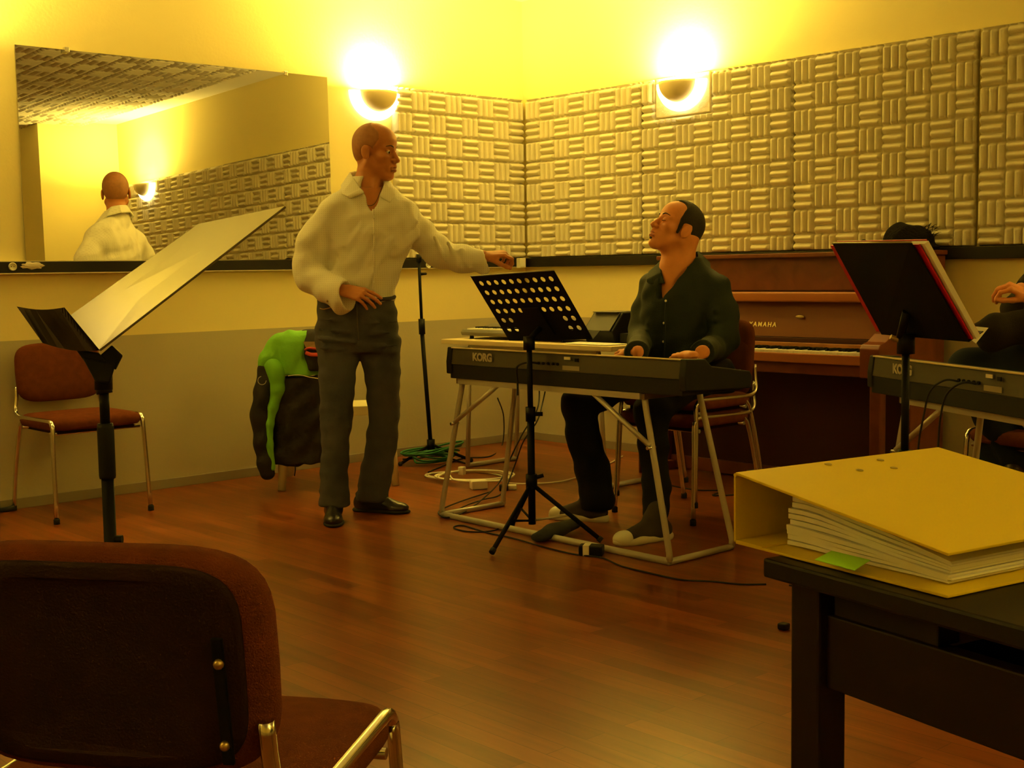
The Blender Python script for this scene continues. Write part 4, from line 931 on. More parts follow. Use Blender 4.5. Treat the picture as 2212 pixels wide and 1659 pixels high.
# dark green shirt
gshirt = mat('dark_green_shirt', (.0085,.017,.010), .75, var=.3, vs=8, bump=.2, bs=200, spec=.35)
g = SDF((-.66, -.66, .53), (.42, .42, 1.40), .0070)
g.colm(P.secs([(1388,1560,822,.02,.15), (1383,1562,800,.02,.15), (1382,1558,740,.01,.145), (1384,1560,680,0,.145), (1384,1566,640,0,.140), (1390,1570,615,0,.125), (1402,1560,598,0,.110), (1420,1538,582,.005,.095), (1434,1520,568,.01,.082), (1440,1512,556,.012,.078)]), e=2.3)
g.chain(SL1, [.066,.058,.056,.054,.043], k=.03); g.cap(SL1[-1], tuple(w1+wd1*.002), .043, .036, .02)
g.chain(SL2, [.070,.064,.062,.056,.044], k=.03); g.cap(SL2[-1], tuple(w2-wd2*.010), .042, .035, .02)
g.frame(None)
for k in range(8):
    f_ = k/7; c_ = Vector(P(1462-20*f_, 552+88*f_, -.06)); w_ = .052*(1-f_)+.012
    d_ = Vector((-.55, -.83, 0)); g.cap(tuple(c_+d_*.20), tuple(c_-d_*(.03+.02*(1-f_))), w_, w_, .008, op='s')
g.cap(P(1470,556,.0), P(1472,530,.01), .060, .085, .008, op='s')
folds(g, (P(1400,690,-.08), P(1420,790,-.10)), (P(1500,650,-.13), P(1530,770,-.13)), 6, .02)
folds(g, (P(1545,660,-.17), P(1545,745,-.20)), (P(1590,650,-.12), P(1592,740,-.16)), 4, .018)
g.wrinkle(1.0, [(44, 14, -36, .0024), (-34, 22, 58, .0018), (85, 30, 25, .0011)], 12)
ps = sdf_obj('shirt', g, gshirt, t, 2)
g = SDF((-.20, -.22, 1.05), (.25, .22, 1.32), .0032)
flap(g, [P(1508,545,.045), P(1510,556,-.01), P(1490,580,-.075), P(1468,612,-.115)], [P(1532,568,.055), P(1535,585,-.02), P(1528,612,-.095), P(1500,628,-.135)], .0042)
flap(g, [P(1436,556,.05), P(1428,566,.00), P(1428,590,-.07), P(1438,622,-.115)], [P(1418,575,.06), P(1402,588,.01), P(1396,606,-.05), P(1420,628,-.105)], .0042)
flap(g, [P(1508,545,.045), P(1478,548,.085), P(1436,556,.05)], [P(1532,568,.055), P(1478,566,.10), P(1418,575,.06)], .0042)
sdf_obj('collar', g, gshirt, ps, 1)
bt = MB()
for px, py, dy in ((1438, 650, -.150), (1434, 698, -.152), (1433, 738, -.152)): bt.sph(P(px, py, dy), (.0055, .0035, .0055), 10)
bt.build('buttons', mat('pearl_button', (.8,.78,.65), .3), ps)
MB().tube([P(1440,640,-.146), P(1436,700,-.152), P(1434,780,-.152)], .004, 6, 6).build('button_placket', gshirt, ps)
# black trousers
btro = mat('black_trousers', (.004,.004,.0045), .9, var=.2, vs=8, bump=.15, bs=260, spec=.2)
g = SDF((-.80, -.72, .05), (.36, .46, .78), .0075)
g.colm([(.545, .02, .02, .19, .15), (.62, .02, .02, .185, .15), (.70, .01, .02, .18, .145)], e=2.4)
g.chain([Lw(-1.22, -2.33, .635), Lw(-1.50, -2.24, .61), kr], [.085,.080,.078], k=.03); g.chain([Lw(-1.22, -2.55, .635), Lw(-1.50, -2.58, .61), kl], [.085,.080,.074], k=.03)
g.chain([kr, Lw(-1.735, -2.20, .38), Lw(-1.735, -2.265, .22), Lw(-1.74, -2.29, .10)], [.080,.072,.074,.080], k=.03)
g.chain([kl, Lw(-1.76, -2.64, .38), Lw(-1.80, -2.69, .22), Lw(-1.84, -2.725, .115)], [.074,.060,.056,.056], k=.03)
g.wrinkle(1.0, [(40, 12, 30, .0022), (15, 18, 70, .0018)], 19)
sdf_obj('trousers', g, btro, t, 2)
canvas = mat('dark_canvas', (.035,.022,.014), .85); toe_w = mat('white_rubber', (.62,.58,.42), .55)
for toe, heel, side in (((1186, 1118), (1322, 1128), 1), ((1350, 1184), (1424, 1152), -1)):
    A = onz(*toe, 0.0); B = onz(*heel, 0.0); A = Vector(P.w(A)); B = Vector(P.w(B)); A.z = B.z = 0
    dx = (A-B).normalized(); p0 = A-dx*.200; p0.z = 0
    if side == -1: dx = (Vector(P.w((-2.055, -2.69, 0)))-Vector(P.w((-1.86, -2.745, 0)))).normalized(); p0 = Vector(P.w((-1.875, -2.742, 0)))
    M_ = axes(p0, dx, (0, 0, 1)); lo = p0-Vector((.24, .24, .004)); hi = p0+Vector((.24, .24, .17))
    g = SDF(lo, hi, .0042); shoe_sdf(g, M_, .97); g.cap((-.02, 0, .08), (-.015, 0, .13), .040, .042, .015); sh = sdf_obj('sneaker', g, canvas, t, 1)
    g = SDF(lo, (hi[0], hi[1], .06), .0038); sole_sdf(g, M_, .97, .030); sdf_obj('sole', g, toe_w, sh, 1)
    g = SDF(lo, (hi[0], hi[1], .10), .0038); g.frame(M_, .97); g.ell((.150, .004, .024), (.052, .046, .036), 0); sdf_obj('toe_cap', g, toe_w, sh, 1)
    lc = MB()
    for k in range(5): lc.tube([V3(M_, (.035+.016*k, -.024, .080-.008*k)), V3(M_, (.037+.016*k, 0, .094-.010*k)), V3(M_, (.035+.016*k, .024, .080-.008*k))], .0032, 6, 3)
    lc.build('laces', toe_w, sh)
# ------------------------------------------------------------------ third person, mostly outside the frame on the right
R3 = (-.99, -3.96); P = Loc(R3)
t = thing('person', 'seated person cut off by the right photo edge, dark top, hand raised', 'person', (R3[0], R3[1], 0), RZ)
dtop = mat('dark_brown_top', (.014,.009,.004), .9, var=.25, vs=8, bump=.2, bs=200, spec=.2)
bluej = mat('dark_blue_jeans', (.012,.017,.028), .9, bump=.2, bs=300, spec=.15)
hw = Vector(P(2228, 640, -.10)); hf = Vector(P(2180, 605, -.10))
M_ = axes(hw, Vector((-.90, -.05, .42)), (.35, -.45, .82)); g = SDF(hw-Vector((.24, .14, .14)), hw+Vector((.13, .13, .16)), .0028)
hand_sdf(g, M_, 1, curl=(.75,.8,.85,.9), curl2=(.85,.85,.85,.85), spread=.03, thumb=(.2,.5,.2), sc=1.0); h3 = g.mesh(1)
hc = (.02, .03, 1.29); HM = head_matrix(hc, (-.80, -.60, -.12)); g = SDF((-.16, -.14, 1.0), (.20, .20, 1.45), .0034); head_sdf(g, HM, 1.0)
g.frame(None); g.cap((.03, .04, 1.22), (.05, .05, 1.10), .055, .065, .03); hd3 = g.mesh(1)
gb = SDF((-.5, -.4, .0), (.4, .4, 1.18), .013); gb.colm([(.50, .06, .05, .15, .11), (.8, .06, .05, .14, .10), (1.02, .06, .05, .17, .09), (1.10, .06, .05, .08, .06)])
gb.chain([(-.02, -.10, 1.0), (-.03, -.16, .80), tuple(hw)], [.045,.042,.028]); V_, F_ = join([h3, hd3, gb.mesh(2)])
body3 = np_mesh('body', V_, F_, skin2, t); face_parts(t, body3, HM, 1.0, skin2, hair2, mat('lip_red', (.42,.13,.08), .45), False)
g = SDF((-.16, -.14, 1.15), (.20, .20, 1.47), .0034); hair_sdf(g, HM, 1.0, .006, [(-.085,-.052,0), (-.05,-.035,0), (-.01,.012,0), (.03,.028,0), (.08,.034,.0), (.12,.020,.02), (.15,0,.02)]); sdf_obj('hair', g, hair2, t, 1)
g = SDF((-.62, -.45, .46), (.42, .38, 1.18), .0080)
g.colm([(.47, .06, .05, .19, .15), (.7, .06, .05, .18, .14), (.95, .06, .05, .21, .13), (1.06, .06, .05, .13, .09), (1.13, .05, .05, .075, .07)])
ws = hw+Vector((.02, 0, -.030))
g.chain([(-.06, -.12, 1.0), (-.02, -.20, .84), tuple(ws)], [.062,.056,.040], k=.03)
pa = [P(2270,700,-.10), P(2215,705,-.14), P(2150,702,-.16), P(2108,718,-.18)]
g.chain([(.20, .02, .99), pa[0]], [.062,.058], k=.03); g.chain(pa, [.056,.052,.040,.030], k=.03); g.chain([P(2250,690,-.1), P(2140,730,-.14)], [.06, .055], k=.03)
g.wrinkle(1.0, [(40, 12, 30, .0024), (15, 18, 70, .0018)], 29); sdf_obj('jumper', g, dtop, t, 2)
g = SDF((-.60, -.45, .02), (.40, .40, .90), .0085)
g.chain([(.05, -.03, .53), P(2185,790,.02), P(2092,795,.02)], [.10,.090,.072], k=.03); g.chain([P(2092,795,.02), P(2140,900,.02), P(2200,1000,.0)], [.072,.060,.055], k=.03)
g.chain([(.05, .10, .53), P(2160,850,.10), P(2150,1010,.10), P(2150,1160,.10)], [.10,.085,.07,.06], k=.03); g.colm([(.47, .06, .05, .18, .14), (.60, .06, .05, .18, .14)])
sdf_obj('jeans', g, bluej, t, 2)
lth = mat('brown_shoe', (.03,.015,.008), .4)
for px, py, dy in ((2142, 1200, .10), (2205, 1030, .0)):
    c_ = Vector(P(px, py, dy)); c_.z = 0 if py > 1100 else c_.z-.05
    M_ = axes(c_, (-.85, -.5, 0 if py > 1100 else -.35), (0, 0, 1)); g = SDF(c_-Vector((.26, .22, .16 if py < 1100 else .004)), c_+Vector((.16, .16, .17)), .005); shoe_sdf(g, M_, .95); sdf_obj('shoe', g, lth, t, 1)
_fr = AX*-.82+AY*-.57
make_chair('brown chair under the person cut off by the right photo edge', (R3[0]+.07, R3[1]+.0, 0), math.atan2(_fr.x, -_fr.y), 'brown upholstered chairs')
o = MB().sheet([P(2086,703,-.27), P(2135,708,-.27), P(2108,742,-.27), P(2090,728,-.27)], .002).build('note_sheet', paper_m)
o.matrix_world = Matrix.Translation((R3[0], R3[1], 0)) @ Matrix.Rotation(RZ, 4, 'Z'); o.location = (R3[0], R3[1], 0); o.rotation_euler = (0, 0, RZ)
tag(o, 'corner of a white sheet of paper held by the cut off person at right', 'paper')
# ------------------------------------------------------------------ white plastic stool with a jacket over a chair back
t = thing('plastic_chair', 'cream plastic garden chair behind the standing man, jacket on its back', 'chair', (-2.0, -.62, 0))
cp = mat('cream_garden_plastic', (.72,.66,.40), .45)
A = onz(596, 1058, 0); B = onz(866, 1046, 0); C_ = onz(757, 1052, 0)
# seat quad in world: front edge camera side
sx = (B-A); sx.z = 0; L_ = sx.length; sx.normalize(); sy = Vector((-sx.y, sx.x, 0))
if sy.dot(AY) < 0: sy = -sy
O = A+sx*.03; MC = frameM((O.x, O.y, 0), sx, sy)
W = lambda x, y, z: MC @ Vector((x, y, z))
w_ = L_-.06; d_ = .42
m = MB(); bm = bmesh.new(); bmesh.ops.create_cube(bm, size=1)
m.hexa([W(*p) for p in ((.02, .0, .405), (w_-.02, .0, .405), (w_-.03, d_, .395), (.03, d_, .395), (.02, .0, .425), (w_-.02, .0, .425), (w_-.03, d_, .415), (.03, d_, .415))], .008)
m.build('seat', cp, t, True)
MB().hexa([W(*p) for p in ((.02, -.012, .375), (w_-.02, -.012, .375), (w_-.02, .004, .375), (.02, .004, .375), (.02, -.012, .425), (w_-.02, -.012, .425), (w_-.02, .004, .425), (.02, .004, .425))], .004).build('seat_lip', cp, t, True)
for x, y, ox, oy in ((.03, .01, -.03, -.04), (w_-.03, .01, .03, -.04), (.05, d_-.03, .0, .05), (w_-.05, d_-.03, .03, .05)):
    MB().tube([W(x, y, .41), W(x+ox*.5, y+oy*.5, .2), W(x+ox, y+oy, .0)], [.034, .020], 10).build('leg', cp, t, True)
bx0 = .0
for y in (.03, .17, .31): MB().tube([W(.04, y+.03, .42), W(.0, y+.03, .62), W(-.02, y+.03, .74)], .013, 8).build('back_slat', cp, t, True)
MB().tube([W(-.02, .04, .73), W(-.025, .2, .75), W(-.02, .34, .73)], .016, 10, 6).build('back_rail', cp, t, True)
# jacket, draped (green shoulders, black body and sleeve)
R4 = (O.x, O.y); P = Loc((-2.27, -.50))
gj = mat('green_jacket', (.17,.50,.018), .7, bump=.25, bs=60); N, L, b = nodes(gj)
bj = mat('black_jacket', (.010,.006,.004), .75, bump=.25, bs=60)
t = thing('jacket', 'bright green and black jacket hanging on the cream plastic chair', 'jacket', (-2.27, -.50, 0), RZ)
def sh(name, secs, caps, m, lo, hi, parent, wr=1.0, subs=()):
    g = SDF(lo, hi, .0062)
    if secs: g.colm(P.secs(secs), e=2.2)
    for c in caps: g.chain([P(*q[:3]) for q in c], [q[3] for q in c], k=.025)
    for c in subs: g.cap(P(*c[0]), P(*c[1]), c[2], c[3], .006, op='s')
    g.wrinkle(wr, [(50, 14, -36, .0026), (-34, 22, 58, .0020), (85, 30, 25, .0012)], 7)
    return sdf_obj(name, g, m, parent, 2)
lo, hi = (-.30, -.25, -.0), (.34, .28, .95)
bd = sh('body_panel', [(592,716,1000,0,.05), (588,714,960,0,.06), (580,712,900,0,.07), (582,708,850,0,.075), (598,706,812,0,.078)], [[(600,985,0,.045), (640,992,0,.040)], [(700,900,.02,.05), (706,945,.02,.04)]], bj, lo, hi, t)
sh('shoulder_panel', [(600,694,810,-.004,.086), (592,698,780,0,.086), (590,700,755,0,.085), (594,700,735,0,.078), (606,696,722,0,.062), (622,690,713,.01,.045)], [[(600,742,-.01,.048), (582,778,-.03,.050), (578,800,-.035,.048)]], gj, lo, hi, t, subs=[((672,712,-.13), (668,770,-.11), .038, .05), ((690,700,-.1), (690,790,-.1), .035, .05)])
ln = sh('collar_lining', [(664,704,800,-.03,.066), (656,706,765,-.03,.072), (650,706,738,-.02,.070), (648,706,720,.0,.062), (652,700,711,.01,.045)], [], bj, lo, hi, t, .3)
MB().sheet([P(655,738,-.094), P(692,738,-.098), P(692,752,-.104), P(661,752,-.098)], .002).build('inner_lining', mat('beige_lining', (.30,.20,.09), .8), t)
MB().tube([P(659,756,-.098), P(668,752,-.106), P(690,755,-.108)], .006, 8, 5).build('red_lining', mat('red_lining', (.55,.06,.04), .7), t)
MB().tube([P(661,762,-.100), P(672,766,-.107), P(690,766,-.109)], .010, 8, 5).build('red_lining', MATS['red_lining'], t)
sl = sh('sleeve', [], [[(575,800,-.045,.044), (568,850,-.05,.048), (562,900,-.05,.047), (566,950,-.05,.044), (574,1000,-.05,.042), (578,1020,-.05,.040)]], bj, lo, hi, t)
g = SDF(lo, hi, .0055); g.chain([P(596,800,-.066), P(600,840,-.068), P(590,880,-.070), (P(583,915,-.072)), P(582,960,-.070), P(588,1010,-.066)], [.040,.034,.024,.019,.018,.018], k=.02); g.chain([P(588,790,-.055), P(597,812,-.062)], [.046,.042])
sdf_obj('sleeve_stripe', g, gj, sl, 2)
MB().tube([P(566+9*math.cos(a), 822+9*math.sin(a), -.101) for a in [k*.5 for k in range(10)]], .0018, 6, 2).build('sleeve_emblem', mat('emblem_grey', (.45,.42,.32), .6), sl)
MB().tube([P(622,812,-.083), P(645,810,-.088), P(670,815,-.088), P(690,818,-.088)], .0022, 6, 5).build('white_piping', mat('piping', (.7,.66,.5), .7), bd)
MB().tube([P(636,1000,-.04), P(638,1014,-.045), P(636,1028,-.045)], .003, 6, 3).build('drawstring', black_plastic, bd)
# ------------------------------------------------------------------ perforated black music stand (centre)
t = thing('music_stand', 'black music stand with round holes in its desk, in front of the keyboard', 'music stand', (-2.24, -2.39, 0), 0, 'music stands')
q = [Vector(v) for v in ((-2.320,-2.127,1.100), (-2.322,-2.626,1.120), (-2.119,-2.638,.842), (-2.117,-2.139,.822))]
ux = ((q[1]-q[0])+(q[2]-q[3]))/2; wd = ux.length; ux.normalize(); uy = ((q[0]-q[3])+(q[1]-q[2]))/2; uy = (uy-ux*uy.dot(ux)); hd = uy.length; uy.normalize()
cen = (q[0]+q[1]+q[2]+q[3])/4; MD = frameM(cen, ux, uy)     # z towards camera?
bm = bmesh.new(); nx, ny = 10, 6; sx_, sy_ = wd/10.9, hd*.86/6
def hole_sheet(bm, z, flip):
    grid = {}
    x0 = -wd/2; xs = [-wd/2, -wd/2+.018]+[-wd/2+.018+(wd-.036)*k/10 for k in range(1, 11)]+[wd/2]
    ys = [-hd/2, -hd/2+.035]+[-hd/2+.035+(hd-.050)*k/6 for k in range(1, 7)]+[hd/2]
    V = [[bm.verts.new((x, y, z)) for y in ys] for x in xs]
    loops = []
    for i in range(len(xs)-1):
        for j in range(len(ys)-1):
            c = [V[i][j], V[i+1][j], V[i+1][j+1], V[i][j+1]]
            has = 1 <= i <= 10 and 1 <= j <= 6 and not (j in (1, 2) and 3 <= i <= 8)
            if not has: bm.faces.new(c if not flip else c[::-1]); continue
            cx, cy = (xs[i]+xs[i+1])/2, (ys[j]+ys[j+1])/2; n = 16; r = .0125
            ring = [bm.verts.new((cx+r*math.cos(2*math.pi*k/n-.75*math.pi), cy+r*math.sin(2*math.pi*k/n-.75*math.pi), z)) for k in range(n)]
            for s in range(4):
                a = c[s]; b_ = c[(s+1) % 4]; k0 = s*4; rr = [ring[(k0+k) % n] for k in range(5)]
                f = [a, b_]+rr[::-1]
                bm.faces.new(f if not flip else f[::-1])
            loops.append(ring)
    per = [V[i][0] for i in range(len(xs))]+[V[-1][j] for j in range(1, len(ys))]+[V[i][-1] for i in range(len(xs)-2, -1, -1)]+[V[0][j] for j in range(len(ys)-2, 0, -1)]
    return loops, per
l1, p1 = hole_sheet(bm, .0008, False); l2, p2 = hole_sheet(bm, -.0008, True)
for a, b_ in zip(l1, l2):
    for k in range(len(a)): bm.faces.new((a[k], b_[k], b_[(k+1) % len(a)], a[(k+1) % len(a)]))
for k in range(len(p1)): bm.faces.new((p1[k], p2[k], p2[(k+1) % len(p1)], p1[(k+1) % len(p1)]))
bmesh.ops.recalc_face_normals(bm, faces=bm.faces[:]); bm.transform(MD); me = bpy.data.meshes.new('desk'); bm.to_mesh(me); bm.free()
dk = mesh_obj('desk', me, black_metal, t, True)
away = -1 if MD.col[2].to_3d().dot(_f) < 0 else 1
def D(x, y, z): return MD @ Vector((x, y, z*away))
MB().sheet([D(-wd/2, -hd/2, 0), D(wd/2, -hd/2, 0), D(wd/2, -hd/2, .055), D(-wd/2, -hd/2, .055)], .0016).build('ledge', black_metal, dk, True)
MB().tube([D(-wd/2, hd/2, 0), D(wd/2, hd/2, 0)], .0024, 8).build('top_rim', mat('pale_rim', (.35,.32,.22), .4, .3), dk, True)  # top rim in a paler colour than the black desk
MB().sheet([D(-.06, -.14, -.006), D(.06, -.14, -.006), D(.05, .0, -.006), D(-.05, .0, -.006)], .008).build('bracket_plate', black_metal, dk, True)
hub = onz(1150, 1040, 0) if False else None
bx, by = onz(1150, 1168, 0).x, onz(1150, 1168, 0).y
top = Vector((bx+.0, by+.0, .86)); top = (onp(1143, 745, AY, AY.dot(Vector((bx, by, 0)))))
MB().tube([Vector((bx, by, .07)), Vector((bx, by, .52))], .0155, 14).build('lower_tube', black_metal, t, True)
MB().tube([Vector((bx, by, .50)), top], .0115, 12).build('upper_tube', black_metal, t, True)
MB().tube([Vector((bx, by, .50)), Vector((bx, by, .56))], .021, 14).build('clutch', black_plastic, t, True)
MB().tube([Vector((bx, by, .53)), Vector((bx, by, .53))+AX*.05], .009, 10).build('clutch_knob', black_plastic, t, True)
MB().tube([top-Vector((0,0,.02)), top+Vector((0,0,.035))], .024, 12).build('tilt_joint', black_plastic, t, True)
MB().tube([top+Vector((0,0,.02)), D(0, -.10, -.012)], .012, 10).build('tilt_arm', black_metal, t, True)
hubz = onp(1152, 1045, AY, AY.dot(Vector((bx, by, 0)))).z
MB().tube([Vector((bx, by, hubz-.02)), Vector((bx, by, hubz+.04))], .024, 14).build('tripod_hub', black_plastic, t, True)
MB().tube([Vector((bx, by, hubz+.02)), Vector((bx, by, hubz+.035))+AX*.05], .008, 10).build('hub_knob', black_plastic, t, True)
e1, e2 = onz(1062, 1194, .012), onz(1300, 1168, .012); e3 = Vector((bx, by, 0))*3-e1-e2; e3.z = .012; e3 = Vector((bx, by, .012))+(e3-Vector((bx, by, .012))).normalized()*.27
for e in (e1, e2, e3):
    c = Vector((bx, by, hubz)); MB().tube([c, e], .0095, 10).build('leg', black_metal, t, True); MB().tube([e+(c-e)*.05, e-Vector((0,0,.0))], .0125, 10).build('rubber_foot', rubber, t, True)
    MB().tube([Vector((bx, by, .085)), c+(e-c)*.55], .005, 8).build('strut', silver if e is e2 else black_metal, t, True)
# black bag at its foot
g = SDF((bx-.05, by-.25, -.004), (bx+.35, by+.15, .10), .006); P0 = onz(1165, 1160, .02); P1 = onz(1235, 1135, .03)
g.chain([(P0.x, P0.y, .02), ((P0.x+P1.x)/2, (P0.y+P1.y)/2, .030), (P1.x, P1.y, .035)], [.035,.050,.040], k=.02, sq=(0,0,1), sf=.55)
o = sdf_obj('cloth_bag', g, mat('black_cloth', (.012,.011,.012), .85), None, 1); tag(o, 'small crumpled black bag on the floor at the foot of the perforated stand', 'bag')
# ------------------------------------------------------------------ solid desk stand at the left, seen edge-on and leaning
t = thing('music_stand', 'large solid music stand at the left whose tilted desk shines, folded ledge', 'music stand', (-4.75, -4.2, 0), 0, 'music stands')
K = 1.13
def dep(v): return (Vector(v)-CAM).dot(_f)*K
S1 = at(216, 757, dep((-4.959,-4.315,1.014))); S2 = at(154, 682, dep((-4.772,-3.745,1.032))); T2 = at(430, 485, dep((-4.506,-3.838,1.238))); T1 = at(617, 447, dep((-4.692,-4.409,1.221)))
desk_m = mat('grey_enamel_desk', (.12,.10,.065), .24, .35, bump=.03, bs=30)
n_ = (T1-S1).cross(S2-S1).normalized()
MB().sheet([S1, S2, T2, T1], .004, n_).build('desk', desk_m, t, True)
S2b = at(139, 664, (S2-CAM).dot(_f)*1.02); L2 = at(36, 662, (S2-CAM).dot(_f)*.97); L1 = at(92, 741, (S1-CAM).dot(_f)*.965)
mid = (S2b+L2)/2+Vector((0,0,-.006)); mid1 = (S1+L1)/2+Vector((0,0,-.004))
bm = bmesh.new(); cols = 8; G = []
for i in range(cols+1):
    u = i/cols; a = S2b.lerp(L2, u); b_ = S1.lerp(L1, u); sag = math.sin(u*math.pi)*.006; G.append((bm.verts.new(a-Vector((0,0,sag))), bm.verts.new(b_-Vector((0,0,sag)))))
for A_, B_ in zip(G, G[1:]): bm.faces.new((A_[0], B_[0], B_[1], A_[1])).smooth = True
bmesh.ops.solidify(bm, geom=bm.faces[:], thickness=.003); me = bpy.data.meshes.new('ledge'); bm.to_mesh(me); bm.free(); mesh_obj('ledge', me, mat('dark_brown_enamel', (.11,.070,.042), .85, spec=.1), t, True)
Dp = (S1-CAM).dot(_f)*1.03
J0, J1, J2 = at(222, 765, Dp), at(224, 838, Dp), at(240, 1200, Dp)
px_m = FPX/Dp
MB().hexa([at(*p, Dp-.02) for p in ((178, 772), (250, 785), (238, 830), (206, 825))]+[at(*p, Dp+.04) for p in ((178, 772), (250, 785), (238, 830), (206, 825))], .004).build('desk_bracket', black_plastic, t, True)
MB().hexa([at(*p, Dp-.015) for p in ((163, 754), (214, 762), (236, 786), (196, 800))]+[at(*p, Dp+.035) for p in ((163, 754), (214, 762), (236, 786), (196, 800))], .003).build('bracket_wing', black_plastic, t, True)
MB().hexa([at(*p, Dp-.015) for p in ((242, 745), (266, 768), (250, 800), (216, 768))]+[at(*p, Dp+.035) for p in ((242, 745), (266, 768), (250, 800), (216, 768))], .003).build('bracket_wing', black_plastic, t, True)
MB().tube([J1, at(226, 850, Dp)], 17/px_m, 14).build('collar', black_plastic, t, True)
MB().tube([at(223, 790, Dp), at(224, 842, Dp)], 19/px_m, 14).build('socket_block', black_plastic, t, True)
gr = Vector((J1.x, J1.y, 0)); dn = lambda z: Vector((J1.x, J1.y, z))
zz = lambda y: at(230, y, Dp).z
MB().tube([dn(J1.z), dn(zz(930))], 10.5/px_m, 14).build('upper_tube', black_metal, t, True)
MB().tube([dn(zz(915)), dn(zz(925)), dn(zz(1030)), dn(zz(1036))], [16/px_m, 18/px_m, 18/px_m, 17/px_m], 14).build('grip', black_plastic, t, True)
MB().tube([dn(zz(1036)), dn(.10)], 13.5/px_m, 14).build('lower_tube', black_metal, t, True)
MB().tube([dn(zz(1172)), dn(zz(1172))+AX*.022], .008, 8).build('clamp_screw', black_plastic, t, True)
for a in (100, 220, 340):
    e = Vector((J1.x+.27*math.cos(math.radians(a)), J1.y+.27*math.sin(math.radians(a)), .010)); MB().tube([dn(.13), dn(.10)+(e-dn(.10))*.3, e], .009, 10).build('leg', black_metal, t, True)
# ------------------------------------------------------------------ right stand with red folder
t = thing('music_stand', 'black music stand at the right carrying a red folder', 'music stand', (-2.55, -4.28, 0), 0, 'music stands')
Q = [(-2.493,-3.989,1.19), (-2.742,-4.40,1.183), (-2.588,-4.488,.905), (-2.34,-4.078,.912)]
q = [at(px, py, (Vector(v)-CAM).dot(_f)) for (px, py), v in zip(((1799,525), (1968,523), (2093,738), (1905,722)), Q)]
ux = ((q[1]-q[0])+(q[2]-q[3])).normalized(); uy = (q[0]-q[3])+(q[1]-q[2]); uy = (uy-ux*uy.dot(ux)).normalized(); nz = ux.cross(uy)
if nz.dot(_f) < 0: nz = -nz
dk = MB().sheet(q, .003, nz).build('desk', black_metal, t, True)
MB().sheet([q[3], q[2], q[2]+nz*.05, q[3]+nz*.05], .0025).build('ledge', black_metal, dk, True)
MB().tube([q[0], q[1]], .0028, 8).build('top_rim', mat('pale_rim', (.35,.32,.22), .4, .3), dk, True)  # same paler rim colour along the top edge
c = (q[0]+q[1]+q[2]+q[3])/4
bp_ = at(1957, 742, 3.72)
MB().tube([bp_-nz*.02+Vector((0,0,.03)), c-nz*.004-uy*.07], .013, 10).build('tilt_arm', black_metal, t, True)
MB().tube([bp_-Vector((0,0,.03)), bp_+Vector((0,0,.03))], .026, 12).build('tilt_joint', black_plastic, t, True)
MB().tube([bp_+Vector((0,0,.0)), bp_-AX*.045+Vector((0,0,.02))], .008, 8).build('tilt_knob', mat('dull_brass', (.35,.25,.10), .4, .6), t, True)
MB().tube([bp_, Vector((bp_.x, bp_.y, .50))], .0115, 12).build('upper_tube', black_metal, t, True)
MB().tube([Vector((bp_.x, bp_.y, .56)), Vector((bp_.x, bp_.y, .08))], .0155, 12).build('lower_tube', black_metal, t, True)
MB().tube([Vector((bp_.x, bp_.y, .53)), Vector((bp_.x, bp_.y, .58))], .021, 12).build('clutch', black_plastic, t, True)
for a in (60, 180, 300):
    e = Vector((bp_.x+.26*math.cos(math.radians(a)), bp_.y+.26*math.sin(math.radians(a)), .010)); MB().tube([Vector((bp_.x, bp_.y, .26)), e], .0095, 10).build('leg', black_metal, t, True); MB().sph(e, .0095, 8).build('rubber_foot', rubber, t, True)
redm = mat('red_folder', (.52,.006,.012), .45)
t = thing('folder', 'red folder with white pages resting on the right music stand', 'folder', tuple(q[3]), 0)
b0 = nz*.008; e_ = .016
cov = [q[0]-ux*.042-uy*.012+b0, q[1]+ux*.020-uy*.012+b0, q[2]+ux*.010+uy*.004+b0, q[3]-ux*.042+uy*.004+b0]
MB().sheet(cov, .004, nz).build('cover', redm, t, True)
MB().sheet([p+nz*.012-uy*.002 for p in (cov[0]+ux*.046, cov[1]+ux*.016, cov[2]+ux*.010, cov[3]+ux*.046)], .014, nz).build('pages', paper_m, t, True)
MB().sheet([p+nz*.023+ux*.0 for p in cov], .003, nz).build('back_cover', redm, t, True)
# ------------------------------------------------------------------ black table, yellow binder (foreground right)
ztab = .822
cA = onz(1648, 1205, ztab); cB = onz(2212, 1356, ztab); dx = (cB-cA).normalized(); dy = Vector((-dx.y, dx.x, 0))
if dy.dot(_f) < 0: dy = -dy
MT = frameM(cA, dx, dy); tw = mat('black_stained_wood', (.006,.004,.0025), .45, spec=.35); tl = mat('dark_leg_wood', (.016,.006,.003), .55, var=.2, vs=12, spec=.25)
if MT.col[2].z < 0: flip = -1
else: flip = 1
t = thing('table', 'black wooden table at bottom right under the yellow binder', 'table', (cA.x, cA.y, 0))
W = lambda x, y, z: Vector((cA.x, cA.y, 0))+dx*x+dy*y+Vector((0, 0, z))
def wb(x0, x1, y0, y1, z0, z1): return [W(x0,y0,z0), W(x1,y0,z0), W(x1,y1,z0), W(x0,y1,z0), W(x0,y0,z1), W(x1,y0,z1), W(x1,y1,z1), W(x0,y1,z1)]
MB().hexa(wb(0, 1.15, 0, .58, ztab-.020, ztab), .003).build('table_top', tw, t, True)
for x in (.022, 1.09):
    for y in (.018, .525): MB().hexa(wb(x, x+.040, y, y+.038, 0, ztab-.020), .003).build('leg', tl, t, True)
MB().hexa(wb(.062, 1.09, .028, .048, ztab-.125, ztab-.050), .002).build('apron', tl, t, True)
MB().hexa(wb(.062, 1.09, .535, .555, ztab-.125, ztab-.050), .002).build('apron', tl, t, True)
